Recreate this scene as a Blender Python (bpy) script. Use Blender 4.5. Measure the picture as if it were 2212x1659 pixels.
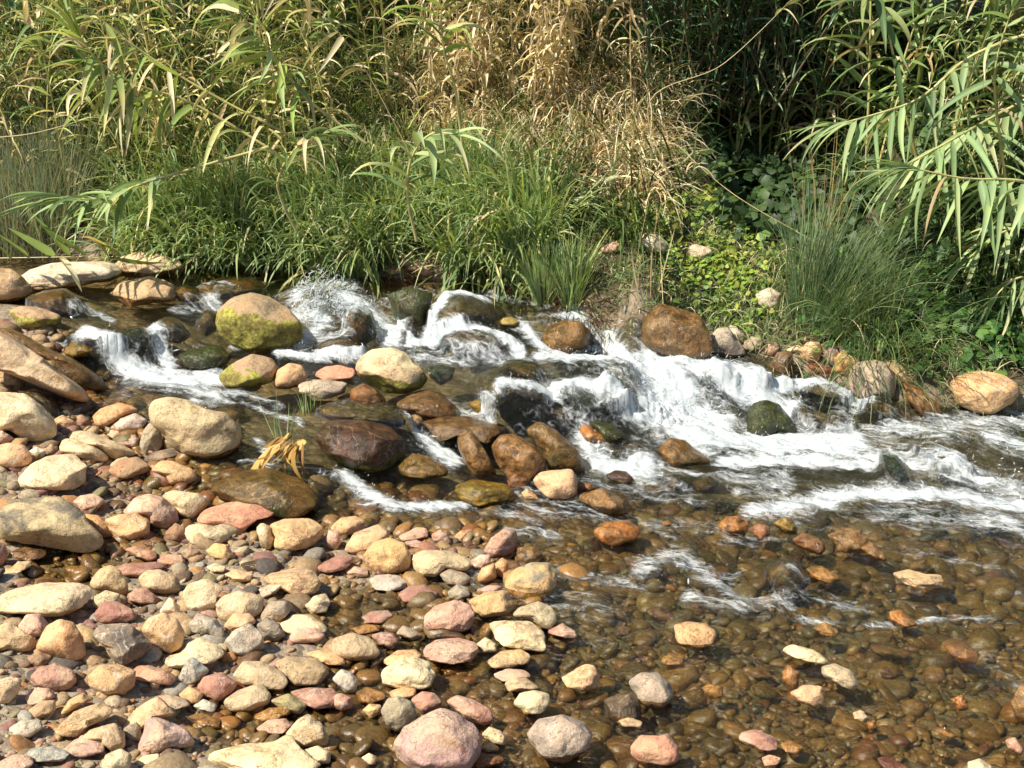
import bpy, math, random
import numpy as np
from math import radians, sin, cos, tan, pi

for _o in list(bpy.data.objects): bpy.data.objects.remove(_o)
S = bpy.context.scene
COL = S.collection
rng = np.random.default_rng(11)
random.seed(11)

# ------------------------------------------------------------------ camera
CAM_Z, PITCH, HFOV = 2.2, radians(-17.0), radians(40.0)
TX = tan(HFOV/2); TY = TX*0.75
cam = bpy.data.cameras.new("camera"); cam.sensor_width = 36; cam.lens = 18/TX
cam.clip_start = 0.05; cam.clip_end = 2000
camo = bpy.data.objects.new("camera", cam); COL.objects.link(camo)
camo.location = (0, 0, CAM_Z); camo.rotation_euler = (radians(90)+PITCH, 0, 0)
S.camera = camo
# ------------------------------------------------------------------ sky + sun
SUN_EL, SUN_AZ = radians(50), radians(-122)     # azimuth from +Y (ahead), negative = left
world = bpy.data.worlds.new("World"); S.world = world; world.use_nodes = True
wn = world.node_tree; bg = wn.nodes["Background"]
sky = wn.nodes.new("ShaderNodeTexSky"); sky.sky_type = 'NISHITA'; sky.sun_disc = False
sky.sun_elevation = SUN_EL; sky.sun_rotation = SUN_AZ
wn.links.new(sky.outputs[0], bg.inputs[0]); bg.inputs[1].default_value = 0.085
sl = bpy.data.lights.new("sun", 'SUN'); sl.energy = 5.0; sl.angle = radians(0.5); sl.color = (1.0, 0.945, 0.81)
so = bpy.data.objects.new("sun", sl); COL.objects.link(so)
sd = np.array([sin(SUN_AZ)*cos(SUN_EL), cos(SUN_AZ)*cos(SUN_EL), sin(SUN_EL)])   # towards the sun
from mathutils import Vector, Matrix
so.rotation_euler = Vector(sd).to_track_quat('Z', 'Y').to_euler()
S.view_settings.view_transform = 'Standard'; S.view_settings.look = 'None'
S.view_settings.exposure = 0.68; S.view_settings.gamma = 1.0
S.cycles.max_bounces = 8; S.cycles.diffuse_bounces = 3; S.cycles.glossy_bounces = 3
S.cycles.transparent_max_bounces = 12; S.cycles.transmission_bounces = 4
S.cycles.sample_clamp_indirect = 4.0; S.cycles.caustics_reflective = False; S.cycles.caustics_refractive = False
S.cycles.use_adaptive_sampling = True; S.cycles.adaptive_threshold = 0.015

# ------------------------------------------------------------------ helpers: noise, rays, meshes
def _h(ix, iy, iz, s):
    h = (ix.astype(np.int64)*374761393 + iy.astype(np.int64)*668265263 + iz.astype(np.int64)*2147483647 + s*974711) & 0xffffffff
    h = ((h ^ (h >> 13))*1274126177) & 0xffffffff
    h = ((h ^ (h >> 16))*2246822519) & 0xffffffff
    return ((h ^ (h >> 15)) & 0xffffff)/float(0xffffff)
def vnoise(x, y, z=0.0, s=0):
    x = np.asarray(x, float); y = np.asarray(y, float); z = np.asarray(z, float)+np.zeros_like(x)
    ix, iy, iz = np.floor(x), np.floor(y), np.floor(z)
    fx, fy, fz = x-ix, y-iy, z-iz
    fx = fx*fx*(3-2*fx); fy = fy*fy*(3-2*fy); fz = fz*fz*(3-2*fz)
    r = 0
    for a in (0, 1):
        for b in (0, 1):
            for c in (0, 1):
                w = (fx if a else 1-fx)*(fy if b else 1-fy)*(fz if c else 1-fz)
                r = r + w*_h(ix+a, iy+b, iz+c, s)
    return r*2-1
def fbm(x, y, z=0.0, s=0, o=3):
    r = 0; a = 1.0; f = 1.0; t = 0
    for k in range(o):
        r = r + a*vnoise(np.asarray(x)*f, np.asarray(y)*f, np.asarray(z)*f, s+k*17); t += a; a *= .5; f *= 2.03
    return r/t
def sstep(a, b, x): 
    t = np.clip((x-a)/(b-a), 0, 1); return t*t*(3-2*t)

RT = np.array([1., 0, 0]); FW = np.array([0, cos(PITCH), sin(PITCH)]); UP = np.array([0, -sin(PITCH), cos(PITCH)])
CP = np.array([0, 0, CAM_Z])
# photo pixels are given on a 2212 x 1659 copy of the photograph
def ray(u, v):
    u = np.asarray(u, float); v = np.asarray(v, float)
    a = (u-1106)/1106*TX; b = (829.5-v)/829.5*TY
    return FW + a[..., None]*RT + b[..., None]*UP
def proj(x, y, z):
    p = np.stack([x, y, z-CAM_Z], -1); d = p@FW
    return 1106+(p@RT)/d/TX*1106, 829.5-(p@UP)/d/TY*829.5, d
def plane(u, v, z):
    d = ray(u, v); t = (z-CAM_Z)/d[..., 2]; return CP + d*t[..., None]

# water level control points (u, v, z)
WC = [(-700,560,.45),(0,560,.45),(300,575,.45),(450,590,.45),(700,600,.45),(900,610,.45),(1050,622,.45),(1150,650,.44),
 (640,640,.44),(900,640,.44),(300,625,.43),(100,640,.42),(500,640,.42),(200,680,.40),(450,690,.36),(560,720,.32),(120,740,.33),
 (250,740,.34),(400,730,.33),(350,790,.24),(220,800,.235),(330,840,.22),(500,830,.22),(650,700,.36),(750,690,.37),(700,770,.27),(600,775,.26),
 (850,750,.28),(860,690,.34),(1000,765,.275),(980,700,.36),(1100,770,.27),(1200,775,.265),(1200,690,.40),(1250,690,.39),(1320,740,.31),
 (1400,770,.27),(1350,720,.36),(1500,760,.25),(1150,800,.26),(1250,810,.255),(1350,830,.23),(1480,800,.22),(1180,860,.17),(1280,890,.12),(1050,860,.18),
 (1420,900,.08),(1600,800,.20),(1560,860,.12),(1700,870,.09),(1650,920,.04),(1850,880,.06),(2000,920,.03),(2212,900,.02),(2212,850,.04),(1850,1000,.0),
 (1500,950,.05),(1300,960,.06),(950,870,.18),(800,860,.19),(700,850,.20),(560,870,.195),(420,860,.21),(250,870,.20),(520,920,.16),(600,960,.12),(750,900,.17),
 (900,910,.14),(930,960,.08),(980,1000,.04),(850,1000,.06),(700,990,.09),(600,1010,.08),(750,1050,.03),(680,1050,.05),(850,1090,.01),(1000,1100,.0),(1200,1050,.015),
 (1300,1010,.02),(1600,1020,.01),(2212,1100,-.01),(1300,1120,-.01),(700,1100,.0),(450,1080,.02),(250,1000,.05),(0,1000,.08),(0,1180,.03),(1500,1200,-.02),(1200,1300,-.03),
 (1600,1300,-.035),(2212,1300,-.04),(600,1300,-.02),(200,1300,0.0),(0,1500,0.0),(1000,1600,-.04),(1500,1650,-.045),(2212,1650,-.05),(400,1650,-.02),(2900,1100,-.03),(-700,1100,.07),
 (2900,1650,-.08),(-700,1650,.03),(2800,880,.0)]
def fit(pts, val, c=.08):
    P = np.array(pts); D = np.sqrt(((P[:, None]-P[None])**2).sum(-1)+c*c)
    n = len(P); A = np.zeros((n+1, n+1)); A[:n, :n] = D+np.eye(n)*.01; A[n, :n] = 1; A[:n, n] = 1
    w = np.linalg.solve(A, np.append(val, 0)); return P, w, c
def evalf(f, x, y):
    P, w, c = f; r = np.full(np.shape(x), w[-1])
    for (px, py), k in zip(P, w[:-1]): r = r+k*np.sqrt((x-px)**2+(y-py)**2+c*c)
    return r
_w = np.array(WC); _p = plane(_w[:, 0], _w[:, 1], _w[:, 2]); FWAT = fit(_p[:, :2], _w[:, 2])
# lookup grids
LX = np.arange(-9, 9.01, .03); LY = np.arange(1.0, 13.01, .03); GX, GY = np.meshgrid(LX, LY)
def lookup(G, x, y):
    fx = np.clip((np.asarray(x)-LX[0])/.03, 0, len(LX)-1.001); fy = np.clip((np.asarray(y)-LY[0])/.03, 0, len(LY)-1.001)
    i = fx.astype(int); j = fy.astype(int); a = fx-i; b = fy-j
    return (G[j, i]*(1-a)+G[j, i+1]*a)*(1-b)+(G[j+1, i]*(1-a)+G[j+1, i+1]*a)*b
WG = np.clip(evalf(FWAT, GX, GY), -.12, .47)
# smooth glassy humps where water slides over drowned rocks (u, v, z, rx, ry, height)
for u, v, z, rx, ry, hh in [(1230,815,.26,.33,.30,.045),(1170,850,.2,.25,.2,.05),(1500,800,.22,.3,.2,.05),(1960,1020,.0,.22,.22,.05),(2050,980,.0,.2,.2,.05),
                            (1750,1000,.0,.3,.2,.03),(650,665,.4,.2,.15,.06),(560,1010,.08,.35,.25,.02),(1000,640,.44,.35,.15,.025)]:
    c = plane(u, v, z); WG = WG+hh*np.exp(-((GX-c[0])/rx)**2-((GY-c[1])/ry)**2)
def Wz(x, y): return lookup(WG, x, y)
def hit(u, v, fn, t0=2.0, t1=16.0, n=1500):
    d = ray(np.array([u]), np.array([v]))[0]; d = d/d[1]
    t = np.linspace(t0, t1, n); z = CAM_Z+d[2]*t; s = z < fn(d[0]*t, t)
    k = int(np.argmax(s)) if s.any() else n-1
    return np.array([d[0]*t[k], t[k], z[k]])
# shoreline of the far bank as y(x)
SH = [(-900,530),(-300,548),(0,553),(250,560),(400,566),(600,575),(750,590),(900,606),(1050,618),(1150,640),(1230,668),(1350,690),(1420,735),(1500,748),(1600,765),(1680,790),
      (1780,830),(1870,860),(2000,880),(2212,893),(2900,900)]
_s = np.array([hit(u, v, Wz)[:2] for u, v in SH]); _o = np.argsort(_s[:, 0]); SHX, SHY = _s[_o, 0], _s[_o, 1]
def shore(x): return np.interp(x, SHX, SHY)
DC = [(-700,900,-.25),(-700,1400,-.3),(0,900,-.1),(200,1000,-.06),(0,1200,-.04),(100,1245,.012),(230,1240,.0),(300,1270,-.03),(500,1200,-.035),(0,1400,-.09),(300,1500,-.06),(0,1650,-.1),
 (400,1650,-.04),(430,1570,.005),(600,1300,-.03),(650,1400,-.03),(650,1540,.015),(750,1340,.02),(800,1180,-.012),(1000,1200,-.02),(900,1300,.01),(900,1450,.035),(800,1600,.02),(720,1450,.0),
 (1050,1500,.04),(1150,1250,.01),(1200,1400,.06),(1500,1400,.075),(1500,1600,.07),(1900,1500,.08),(2212,1650,.09),(2212,1300,.1),(1700,1200,.09),(1400,1150,.08),(1100,1120,.06),
 (700,1080,.05),(550,1060,.03),(300,1000,-.0),(360,960,.0),(400,880,.08),(550,900,.1),(350,800,.14),(200,800,.06),(100,760,-.03),(50,700,-.05),(100,640,.04),(300,640,.1),(500,600,.14),(800,600,.14),(700,700,.15),
 (900,760,.15),(1200,770,.15),(1300,850,.18),(1600,850,.16),(1800,950,.17),(2100,900,.12),(2000,1050,.14),(1000,900,.1),(850,950,.1),(0,620,.02),(0,560,.12),(-300,640,.05),(2900,1300,.12),(600,1230,-.03),
 (230,900,.02),(150,900,-.04),(1250,1270,.03),(1040,1400,.02)]
_d = np.array(DC); _q = np.array([hit(u, v, Wz)[:2] for u, v in _d[:, :2]]); FDEP = fit(_q, _d[:, 2], .05)
DG = np.clip(evalf(FDEP, GX, GY), -.35, .2)
_bd = GY-shore(GX)                                    # distance behind the shoreline
_rise = np.where(_bd > 0, .10*(1-np.exp(-_bd/.08))+.42*_bd, 0); _rise = np.minimum(_rise, 1.55)
_hx = sstep(1.05, 1.45, GX)*sstep(2.5, 2.0, GX); _rise = _rise*(1-.62*_hx*sstep(.5, 1.0, _bd)*sstep(3.4, 2.6, _bd))     # dark hollow between the clumps
DG = np.where(_bd > -.35, DG*sstep(0, -.35, _bd)+.05*sstep(-.35, -.1, _bd)*sstep(.02, -.1, _bd), DG)
BG = WG-DG+_rise+.012*fbm(GX*5, GY*5, 0, 5, 3)+np.where(_bd > 0.1, .06*fbm(GX*1.7, GY*1.7, 0, 6, 3), 0)
def Bz(x, y): return lookup(BG, x, y)
SG = np.maximum(WG, BG)
def Sz(x, y): return lookup(SG, x, y)

def newmesh(name, V, F, smooth=True):
    me = bpy.data.meshes.new(name); V = np.ascontiguousarray(V, np.float32); F = np.ascontiguousarray(F, np.int32)
    n = F.shape[1]; me.vertices.add(len(V)); me.vertices.foreach_set('co', V.ravel())
    me.loops.add(F.size); me.loops.foreach_set('vertex_index', F.ravel())
    me.polygons.add(len(F)); me.polygons.foreach_set('loop_start', np.arange(0, F.size, n, dtype=np.int32))
    try: me.polygons.foreach_set('loop_total', np.full(len(F), n, np.int32))
    except Exception: pass
    me.update(calc_edges=True)
    if smooth: me.polygons.foreach_set('use_smooth', np.ones(len(F), bool))
    return me
def attr(me, name, val):
    val = np.asarray(val, np.float32)
    if val.ndim == 1: a = me.attributes.new(name, 'FLOAT', 'POINT'); a.data.foreach_set('value', val)
    else:
        a = me.attributes.new(name, 'FLOAT_COLOR', 'POINT')
        a.data.foreach_set('color', np.concatenate([val[:, :3], np.ones((len(val), 1), np.float32)], 1).astype(np.float32).ravel())
def link(name, me, mat=None, parent=None, label=None, cat=None, group=None, kind=None):
    o = bpy.data.objects.new(name, me); COL.objects.link(o)
    if mat and me is not None and not len(me.materials): me.materials.append(mat)
    if parent: o.parent = parent
    for k, v in (('label', label), ('category', cat), ('group', group), ('kind', kind)):
        if v: o[k] = v
    return o
def grid_faces(nx, ny):
    i = np.arange(nx*ny).reshape(ny, nx); return np.stack([i[:-1, :-1], i[:-1, 1:], i[1:, 1:], i[1:, :-1]], -1).reshape(-1, 4)
import bmesh
_ico = {}
def ico(n):
    if n not in _ico:
        bm = bmesh.new(); bmesh.ops.create_icosphere(bm, subdivisions=n, radius=1)
        _ico[n] = (np.array([v.co[:] for v in bm.verts]), np.array([[v.index for v in f.verts] for f in bm.faces])); bm.free()
    return _ico[n]

# ------------------------------------------------------------------ materials
class NT:
    def __init__(s, name):
        s.m = bpy.data.materials.new(name); s.m.use_nodes = True; s.t = s.m.node_tree; s.t.nodes.clear()
    def n(s, typ, props=None, **inp):
        nd = s.t.nodes.new('ShaderNode'+typ)
        for k, v in (props or {}).items(): setattr(nd, k, v)
        for k, v in inp.items():
            k = int(k[1:]) if k[0] == 'i' and k[1:].isdigit() else k.replace('_', ' ')
            if isinstance(v, bpy.types.NodeSocket): s.t.links.new(v, nd.inputs[k])
            else: nd.inputs[k].default_value = v
        return nd
    def math(s, op, a, b=0.0, c=0.0, clamp=False):
        return s.n('Math', dict(operation=op, use_clamp=clamp), i0=a, i1=b, i2=c).outputs[0]
    def mix(s, f, a, b, bt='MIX'):
        nd = s.t.nodes.new('ShaderNodeMix'); nd.data_type = 'RGBA'; nd.blend_type = bt
        for k, v in ((0, f), (6, a), (7, b)):
            if isinstance(v, bpy.types.NodeSocket): s.t.links.new(v, nd.inputs[k])
            else: nd.inputs[k].default_value = v if k == 0 or len(v) == 4 else (*v, 1)
        return nd.outputs[2]
    def noise(s, vec, scale, detail=4, rough=.55, dist=0.0):
        return s.n('TexNoise', None, Vector=vec, Scale=scale, Detail=detail, Roughness=rough, Distortion=dist).outputs[0]
    def ramp(s, f, a, b):   # smoothstep
        return s.n('MapRange', dict(interpolation_type='SMOOTHSTEP'), Value=f, From_Min=a, From_Max=b).outputs[0]
    def at(s, name, out='Fac', t='GEOMETRY'): return s.n('Attribute', dict(attribute_name=name, attribute_type=t)).outputs[out]
    def out(s, sh): s.n('OutputMaterial', None, Surface=sh); return s.m

def stone_material():
    t = NT('river_stone'); geo = t.n('NewGeometry'); oi = t.n('ObjectInfo')
    pos = t.n('TexCoord').outputs['Object']
    off = t.n('VectorMath', dict(operation='ADD'), i0=pos, i1=t.n('CombineXYZ', None, X=t.math('MULTIPLY', oi.outputs['Random'], 37.0), Y=t.math('MULTIPLY', oi.outputs['Random'], 91.0)).outputs[0]).outputs[0]
    base = oi.outputs['Color']; wet = t.at('wet'); moss = t.at('moss'); alg = t.at('algae'); c2 = t.at('tone', 'Color')
    n1 = t.noise(off, 9, 5, .6); n2 = t.noise(off, 60, 4, .65); n3 = t.noise(off, 190, 2, .6)
    b = t.mix(t.ramp(n1, .40, .62), base, c2)
    b = t.mix(t.math('MULTIPLY', t.ramp(n2, .38, .62), .65), b, t.mix(1.0, b, (1.34, 1.26, 1.16), 'MULTIPLY'))
    lc = t.ramp(t.noise(off, 23, 5, .7, .4), .54, .60); b = t.mix(t.math('MULTIPLY', lc, .5), b, t.mix(1.0, b, (.66, .64, .62), 'MULTIPLY'))
    b = t.mix(t.math('MULTIPLY', t.ramp(n3, .56, .68), .6), b, t.mix(1.0, b, (.45, .42, .38), 'MULTIPLY'))
    vn = t.math('ABSOLUTE', t.math('SUBTRACT', t.noise(off, 4.2, 4, .55, .9), .5)); vein = t.math('MULTIPLY', t.math('SUBTRACT', 1.0, t.ramp(vn, .0, .010)), t.math('GREATER_THAN', oi.outputs['Random'], .55))
    cn = t.math('ABSOLUTE', t.math('SUBTRACT', t.noise(off, 7.5, 6, .7, .4), .52)); crack = t.math('MULTIPLY', t.math('SUBTRACT', 1.0, t.ramp(cn, .0, .007)), t.ramp(n1, .45, .55))
    b = t.mix(t.math('MULTIPLY', vein, .5), b, (.62, .56, .46)); b = t.mix(t.math('MULTIPLY', crack, .6), b, t.mix(1.0, b, (.35, .32, .28), 'MULTIPLY'))
    # iron and lichen stains with their own edges
    st = t.ramp(t.noise(off, 5.5, 6, .7, .6), .60, .66)
    b = t.mix(t.math('MULTIPLY', st, .7), b, t.mix(1.0, b, (.72, .56, .40), 'MULTIPLY'))
    # wet part: darker, more saturated
    wn_ = t.ramp(t.math('ADD', wet, t.math('MULTIPLY', t.math('SUBTRACT', t.noise(off, 14, 3), .5), .7)), .42, .58)
    b = t.mix(t.math('MULTIPLY', wn_, .92), b, t.mix(1.0, b, (.50, .40, .28), 'MULTIPLY'))
    wm = t.noise(off, 26, 6, .72, .5); b = t.mix(t.math('MULTIPLY', wn_, .8), b, t.mix(t.ramp(wm, .36, .64), t.mix(1.0, b, (.42, .42, .40), 'MULTIPLY'), t.mix(1.0, b, (1.45, 1.35, 1.15), 'MULTIPLY')))
    an = t.ramp(t.math('ADD', alg, t.math('MULTIPLY', t.math('SUBTRACT', n1, .5), 1.3)), .45, .75)
    b = t.mix(t.math('MULTIPLY', an, .85), b, t.mix(t.ramp(n2, .35, .65), (.018, .032, .010), (.070, .085, .022)))
    mn = t.ramp(t.math('ADD', moss, t.math('MULTIPLY', t.math('SUBTRACT', n1, .5), 1.2)), .42, .62)
    b = t.mix(t.math('MULTIPLY', mn, .9), b, t.mix(t.ramp(t.noise(off, 12, 4, .7), .38, .60), t.mix(t.ramp(n2, .32, .68), (.10, .075, .02), (.20, .17, .03)), t.mix(t.ramp(n2, .32, .68), (.17, .16, .02), (.42, .39, .07))))
    rough = t.math('SUBTRACT', .85, t.math('MULTIPLY', wn_, t.math('ADD', .50, t.math('MULTIPLY', n2, .38))))
    rough = t.math('ADD', rough, t.math('MULTIPLY', mn, .25), clamp=True)
    h = t.math('ADD', t.math('MULTIPLY', t.math('SUBTRACT', n1, t.math('MULTIPLY', crack, .25)), .7), t.math('ADD', t.math('MULTIPLY', n2, .30), t.math('MULTIPLY', n3, t.math('ADD', .07, t.math('MULTIPLY', wn_, .10)))))
    bump = t.n('Bump', None, Strength=.85, Distance=.024, Height=h).outputs[0]
    bs = t.n('BsdfPrincipled', None, Base_Color=b, Roughness=rough, Normal=bump); bs.inputs['Specular IOR Level'].default_value = .45
    return t.out(bs.outputs[0])
M_STONE = stone_material()

def pebble_material():
    t = NT('river_pebble'); pos = t.n('NewGeometry').outputs['Position']
    c = t.at('col', 'Color'); wet = t.at('wet'); n = t.noise(pos, 90, 4, .65)
    b = t.mix(t.ramp(n, .3, .7), t.mix(1.0, c, (.7, .66, .6), 'MULTIPLY'), t.mix(1.0, c, (1.2, 1.15, 1.05), 'MULTIPLY'))
    b = t.mix(t.math('MULTIPLY', wet, .95), b, t.mix(1.0, b, (.56, .42, .24), 'MULTIPLY'))
    bump = t.n('Bump', None, Strength=.5, Distance=.006, Height=n).outputs[0]
    bs = t.n('BsdfPrincipled', None, Base_Color=b, Roughness=t.math('SUBTRACT', .85, t.math('MULTIPLY', wet, .6)), Normal=bump)
    return t.out(bs.outputs[0])
M_PEB = pebble_material()

def ground_material():
    t = NT('stream_bed_and_bank_soil'); pos = t.n('NewGeometry').outputs['Position']; bank = t.at('bank')
    v = t.n('TexVoronoi', None, Vector=pos, Scale=26.0); vc = v.outputs['Color']; vd = v.outputs['Distance']
    s = t.n('SeparateColor', None, Color=vc).outputs; dry = t.at('dry')
    bed = t.mix(s[0], (.14, .085, .035), (.27, .18, .08)); bed = t.mix(t.math('MULTIPLY', s[1], .6), bed, (.13, .11, .05))
    bed = t.mix(t.ramp(t.noise(pos, 2.2, 5, .6), .5, .7), bed, (.05, .05, .02))
    soil = t.mix(t.noise(pos, 12, 6, .7), (.03, .02, .012), (.14, .095, .055))
    soil = t.mix(t.math('MULTIPLY', t.ramp(t.noise(pos, 35, 4, .7), .55, .7), .6), soil, (.17, .11, .055))
    bed = t.mix(dry, bed, t.mix(s[2], (.20, .15, .10), (.40, .31, .21)))
    c = t.mix(bank, bed, soil)
    h = t.math('ADD', t.math('MULTIPLY', t.math('SUBTRACT', 1.0, vd), t.math('SUBTRACT', 1.0, bank)), t.noise(pos, 40, 5, .7))
    bump = t.n('Bump', None, Strength=.9, Distance=.02, Height=h).outputs[0]
    return t.out(t.n('BsdfPrincipled', None, Base_Color=c, Roughness=.7, Normal=bump).outputs[0])

def water_material():
    t = NT('stream_water'); geo = t.n('NewGeometry'); foam = t.at('foam'); turb = t.at('turb'); fl = t.at('flow', 'Vector')
    st = t.n('VectorMath', dict(operation='MULTIPLY'), i0=fl, i1=(1.0, 4.2, 1.5)).outputs[0]
    st2 = t.n('VectorMath', dict(operation='MULTIPLY'), i0=fl, i1=(1.0, 2.3, 1.2)).outputs[0]
    nA = t.noise(st, 5.5, 6, .62, .5); nB = t.noise(st2, 19, 5, .68, .6); nC = t.noise(st2, 75, 3, .7)
    web = t.math('ABSOLUTE', t.math('SUBTRACT', t.noise(st2, 13, 4, .6, .9), .5))          # lacy lines of foaming water and painted reflection
    web = t.math('SUBTRACT', 1.0, t.ramp(web, .0, .09))
    f = t.math('ADD', t.math('MULTIPLY', foam, 1.05), t.math('ADD', t.math('MULTIPLY', t.math('SUBTRACT', nA, .5), 1.35), t.math('MULTIPLY', t.math('SUBTRACT', nB, .5), .6)))
    f = t.math('ADD', f, t.math('MULTIPLY', web, t.math('MULTIPLY', t.ramp(foam, .06, .35), .22)))
    f = t.math('ADD', f, t.math('MULTIPLY', t.ramp(foam, .6, 1.1), .22))
    fm = t.ramp(t.math('ADD', f, t.math('MULTIPLY', t.math('SUBTRACT', nC, .5), .22)), .34, 1.18)
    fm = t.math('MULTIPLY', fm, t.ramp(foam, .03, .22))
    h = t.math('ADD', t.math('MULTIPLY', nA, .55), t.math('ADD', t.math('MULTIPLY', nB, .30), t.math('MULTIPLY', nC, .10)))
    strength = t.math('ADD', .18, t.math('MULTIPLY', turb, .82))
    bump = t.n('Bump', None, Strength=strength, Distance=.055, Height=h).outputs[0]
    fb = t.n('Bump', None, Strength=.5, Distance=.012, Height=t.math('ADD', t.math('MULTIPLY', nB, .6), t.math('MULTIPLY', nC, .5))).outputs[0]
    fr = t.n('Fresnel', None, IOR=1.33, Normal=bump).outputs[0]
    gl = t.n('BsdfGlossy', None, Color=(1, 1, 1, 1), Roughness=.035, Normal=bump).outputs[0]
    tint = t.mix(t.ramp(turb, .1, .8), (.98, .95, .85), (.82, .86, .79))
    tr = t.n('BsdfTransparent', None, Color=tint).outputs[0]
    w = t.n('MixShader', None, i0=t.math('MINIMUM', fr, .9), i1=tr, i2=gl).outputs[0]
    fc = t.mix(t.ramp(t.math('ADD', t.math('MULTIPLY', nB, .5), t.math('MULTIPLY', nA, .5)), .36, .58), (.46, .52, .55), (.78, .81, .82))
    fd = t.n('BsdfDiffuse', None, Color=fc, Normal=fb).outputs[0]
    ft = t.n('BsdfTranslucent', None, Color=fc, Normal=fb).outputs[0]
    fg = t.n('BsdfGlossy', None, Color=(1, 1, 1, 1), Roughness=.25, Normal=bump).outputs[0]
    fo = t.n('MixShader', None, i0=.32, i1=fd, i2=ft).outputs[0]
    fo = t.n('MixShader', None, i0=.05, i1=fo, i2=fg).outputs[0]
    return t.out(t.n('MixShader', None, i0=t.math('MULTIPLY', fm, .97), i1=w, i2=fo).outputs[0])

def leaf_material(name, rough=.5, trans=.3, spec=.35):
    t = NT(name); c = t.at('col', 'Color'); pos = t.n('TexCoord').outputs['Object']
    n = t.noise(pos, 7, 3, .6); rn = t.n('ObjectInfo').outputs['Random']
    c = t.mix(t.math('MULTIPLY', t.ramp(n, .35, .7), .6), c, t.mix(1.0, c, (1.35, 1.2, .9), 'MULTIPLY'))
    c = t.mix(t.math('MULTIPLY', rn, .35), c, t.mix(1.0, c, (.75, .8, .8), 'MULTIPLY'))
    bs = t.n('BsdfPrincipled', None, Base_Color=c, Roughness=rough); bs.inputs['Specular IOR Level'].default_value = spec
    tl = t.n('BsdfTranslucent', None, Color=t.mix(1.0, c, (1.35, 1.4, .85), 'MULTIPLY')).outputs[0]
    return t.out(t.n('MixShader', None, i0=trans, i1=bs.outputs[0], i2=tl).outputs[0])
M_LEAF = leaf_material('reed_leaf'); M_DRY = leaf_material('dry_grass_blade', .65, .25, .2); M_STALK = leaf_material('reed_stalk', .4, .0, .5)

# ------------------------------------------------------------------ ground: bed, gravel bar, bank and land beyond
def axis(lo, hi, step, far):
    a = np.arange(lo, hi+step/2, step); o = []; d = step*3; x = 0
    while x < far: x += d; d *= 1.6; o.append(x)
    o = np.array(o); return np.concatenate([lo-o[::-1], a, hi+o])
ax, ay = axis(-6, 6, .03, 400), axis(1.6, 12.4, .03, 500)
X, Y = np.meshgrid(ax, ay); Z = Bz(np.clip(X, -8.9, 8.9), np.clip(Y, 1.05, 12.9))
far = sstep(9, 30, np.hypot(X, np.where(Y < 1.6, Y-1.6, np.maximum(Y-12, 0))*1.0)); Z = Z+(np.where(Y > 8, 2.0, .35)-Z)*far*1.0
me = newmesh('ground', np.stack([X, Y, Z], -1).reshape(-1, 3), grid_faces(len(ax), len(ay)))
attr(me, 'bank', sstep(-.02, .15, Y-shore(X)).ravel())
attr(me, 'dry', sstep(-.005, .02, Z-Wz(X, Y)).ravel())
ground = link('ground', me, ground_material(), kind='structure')

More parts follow.
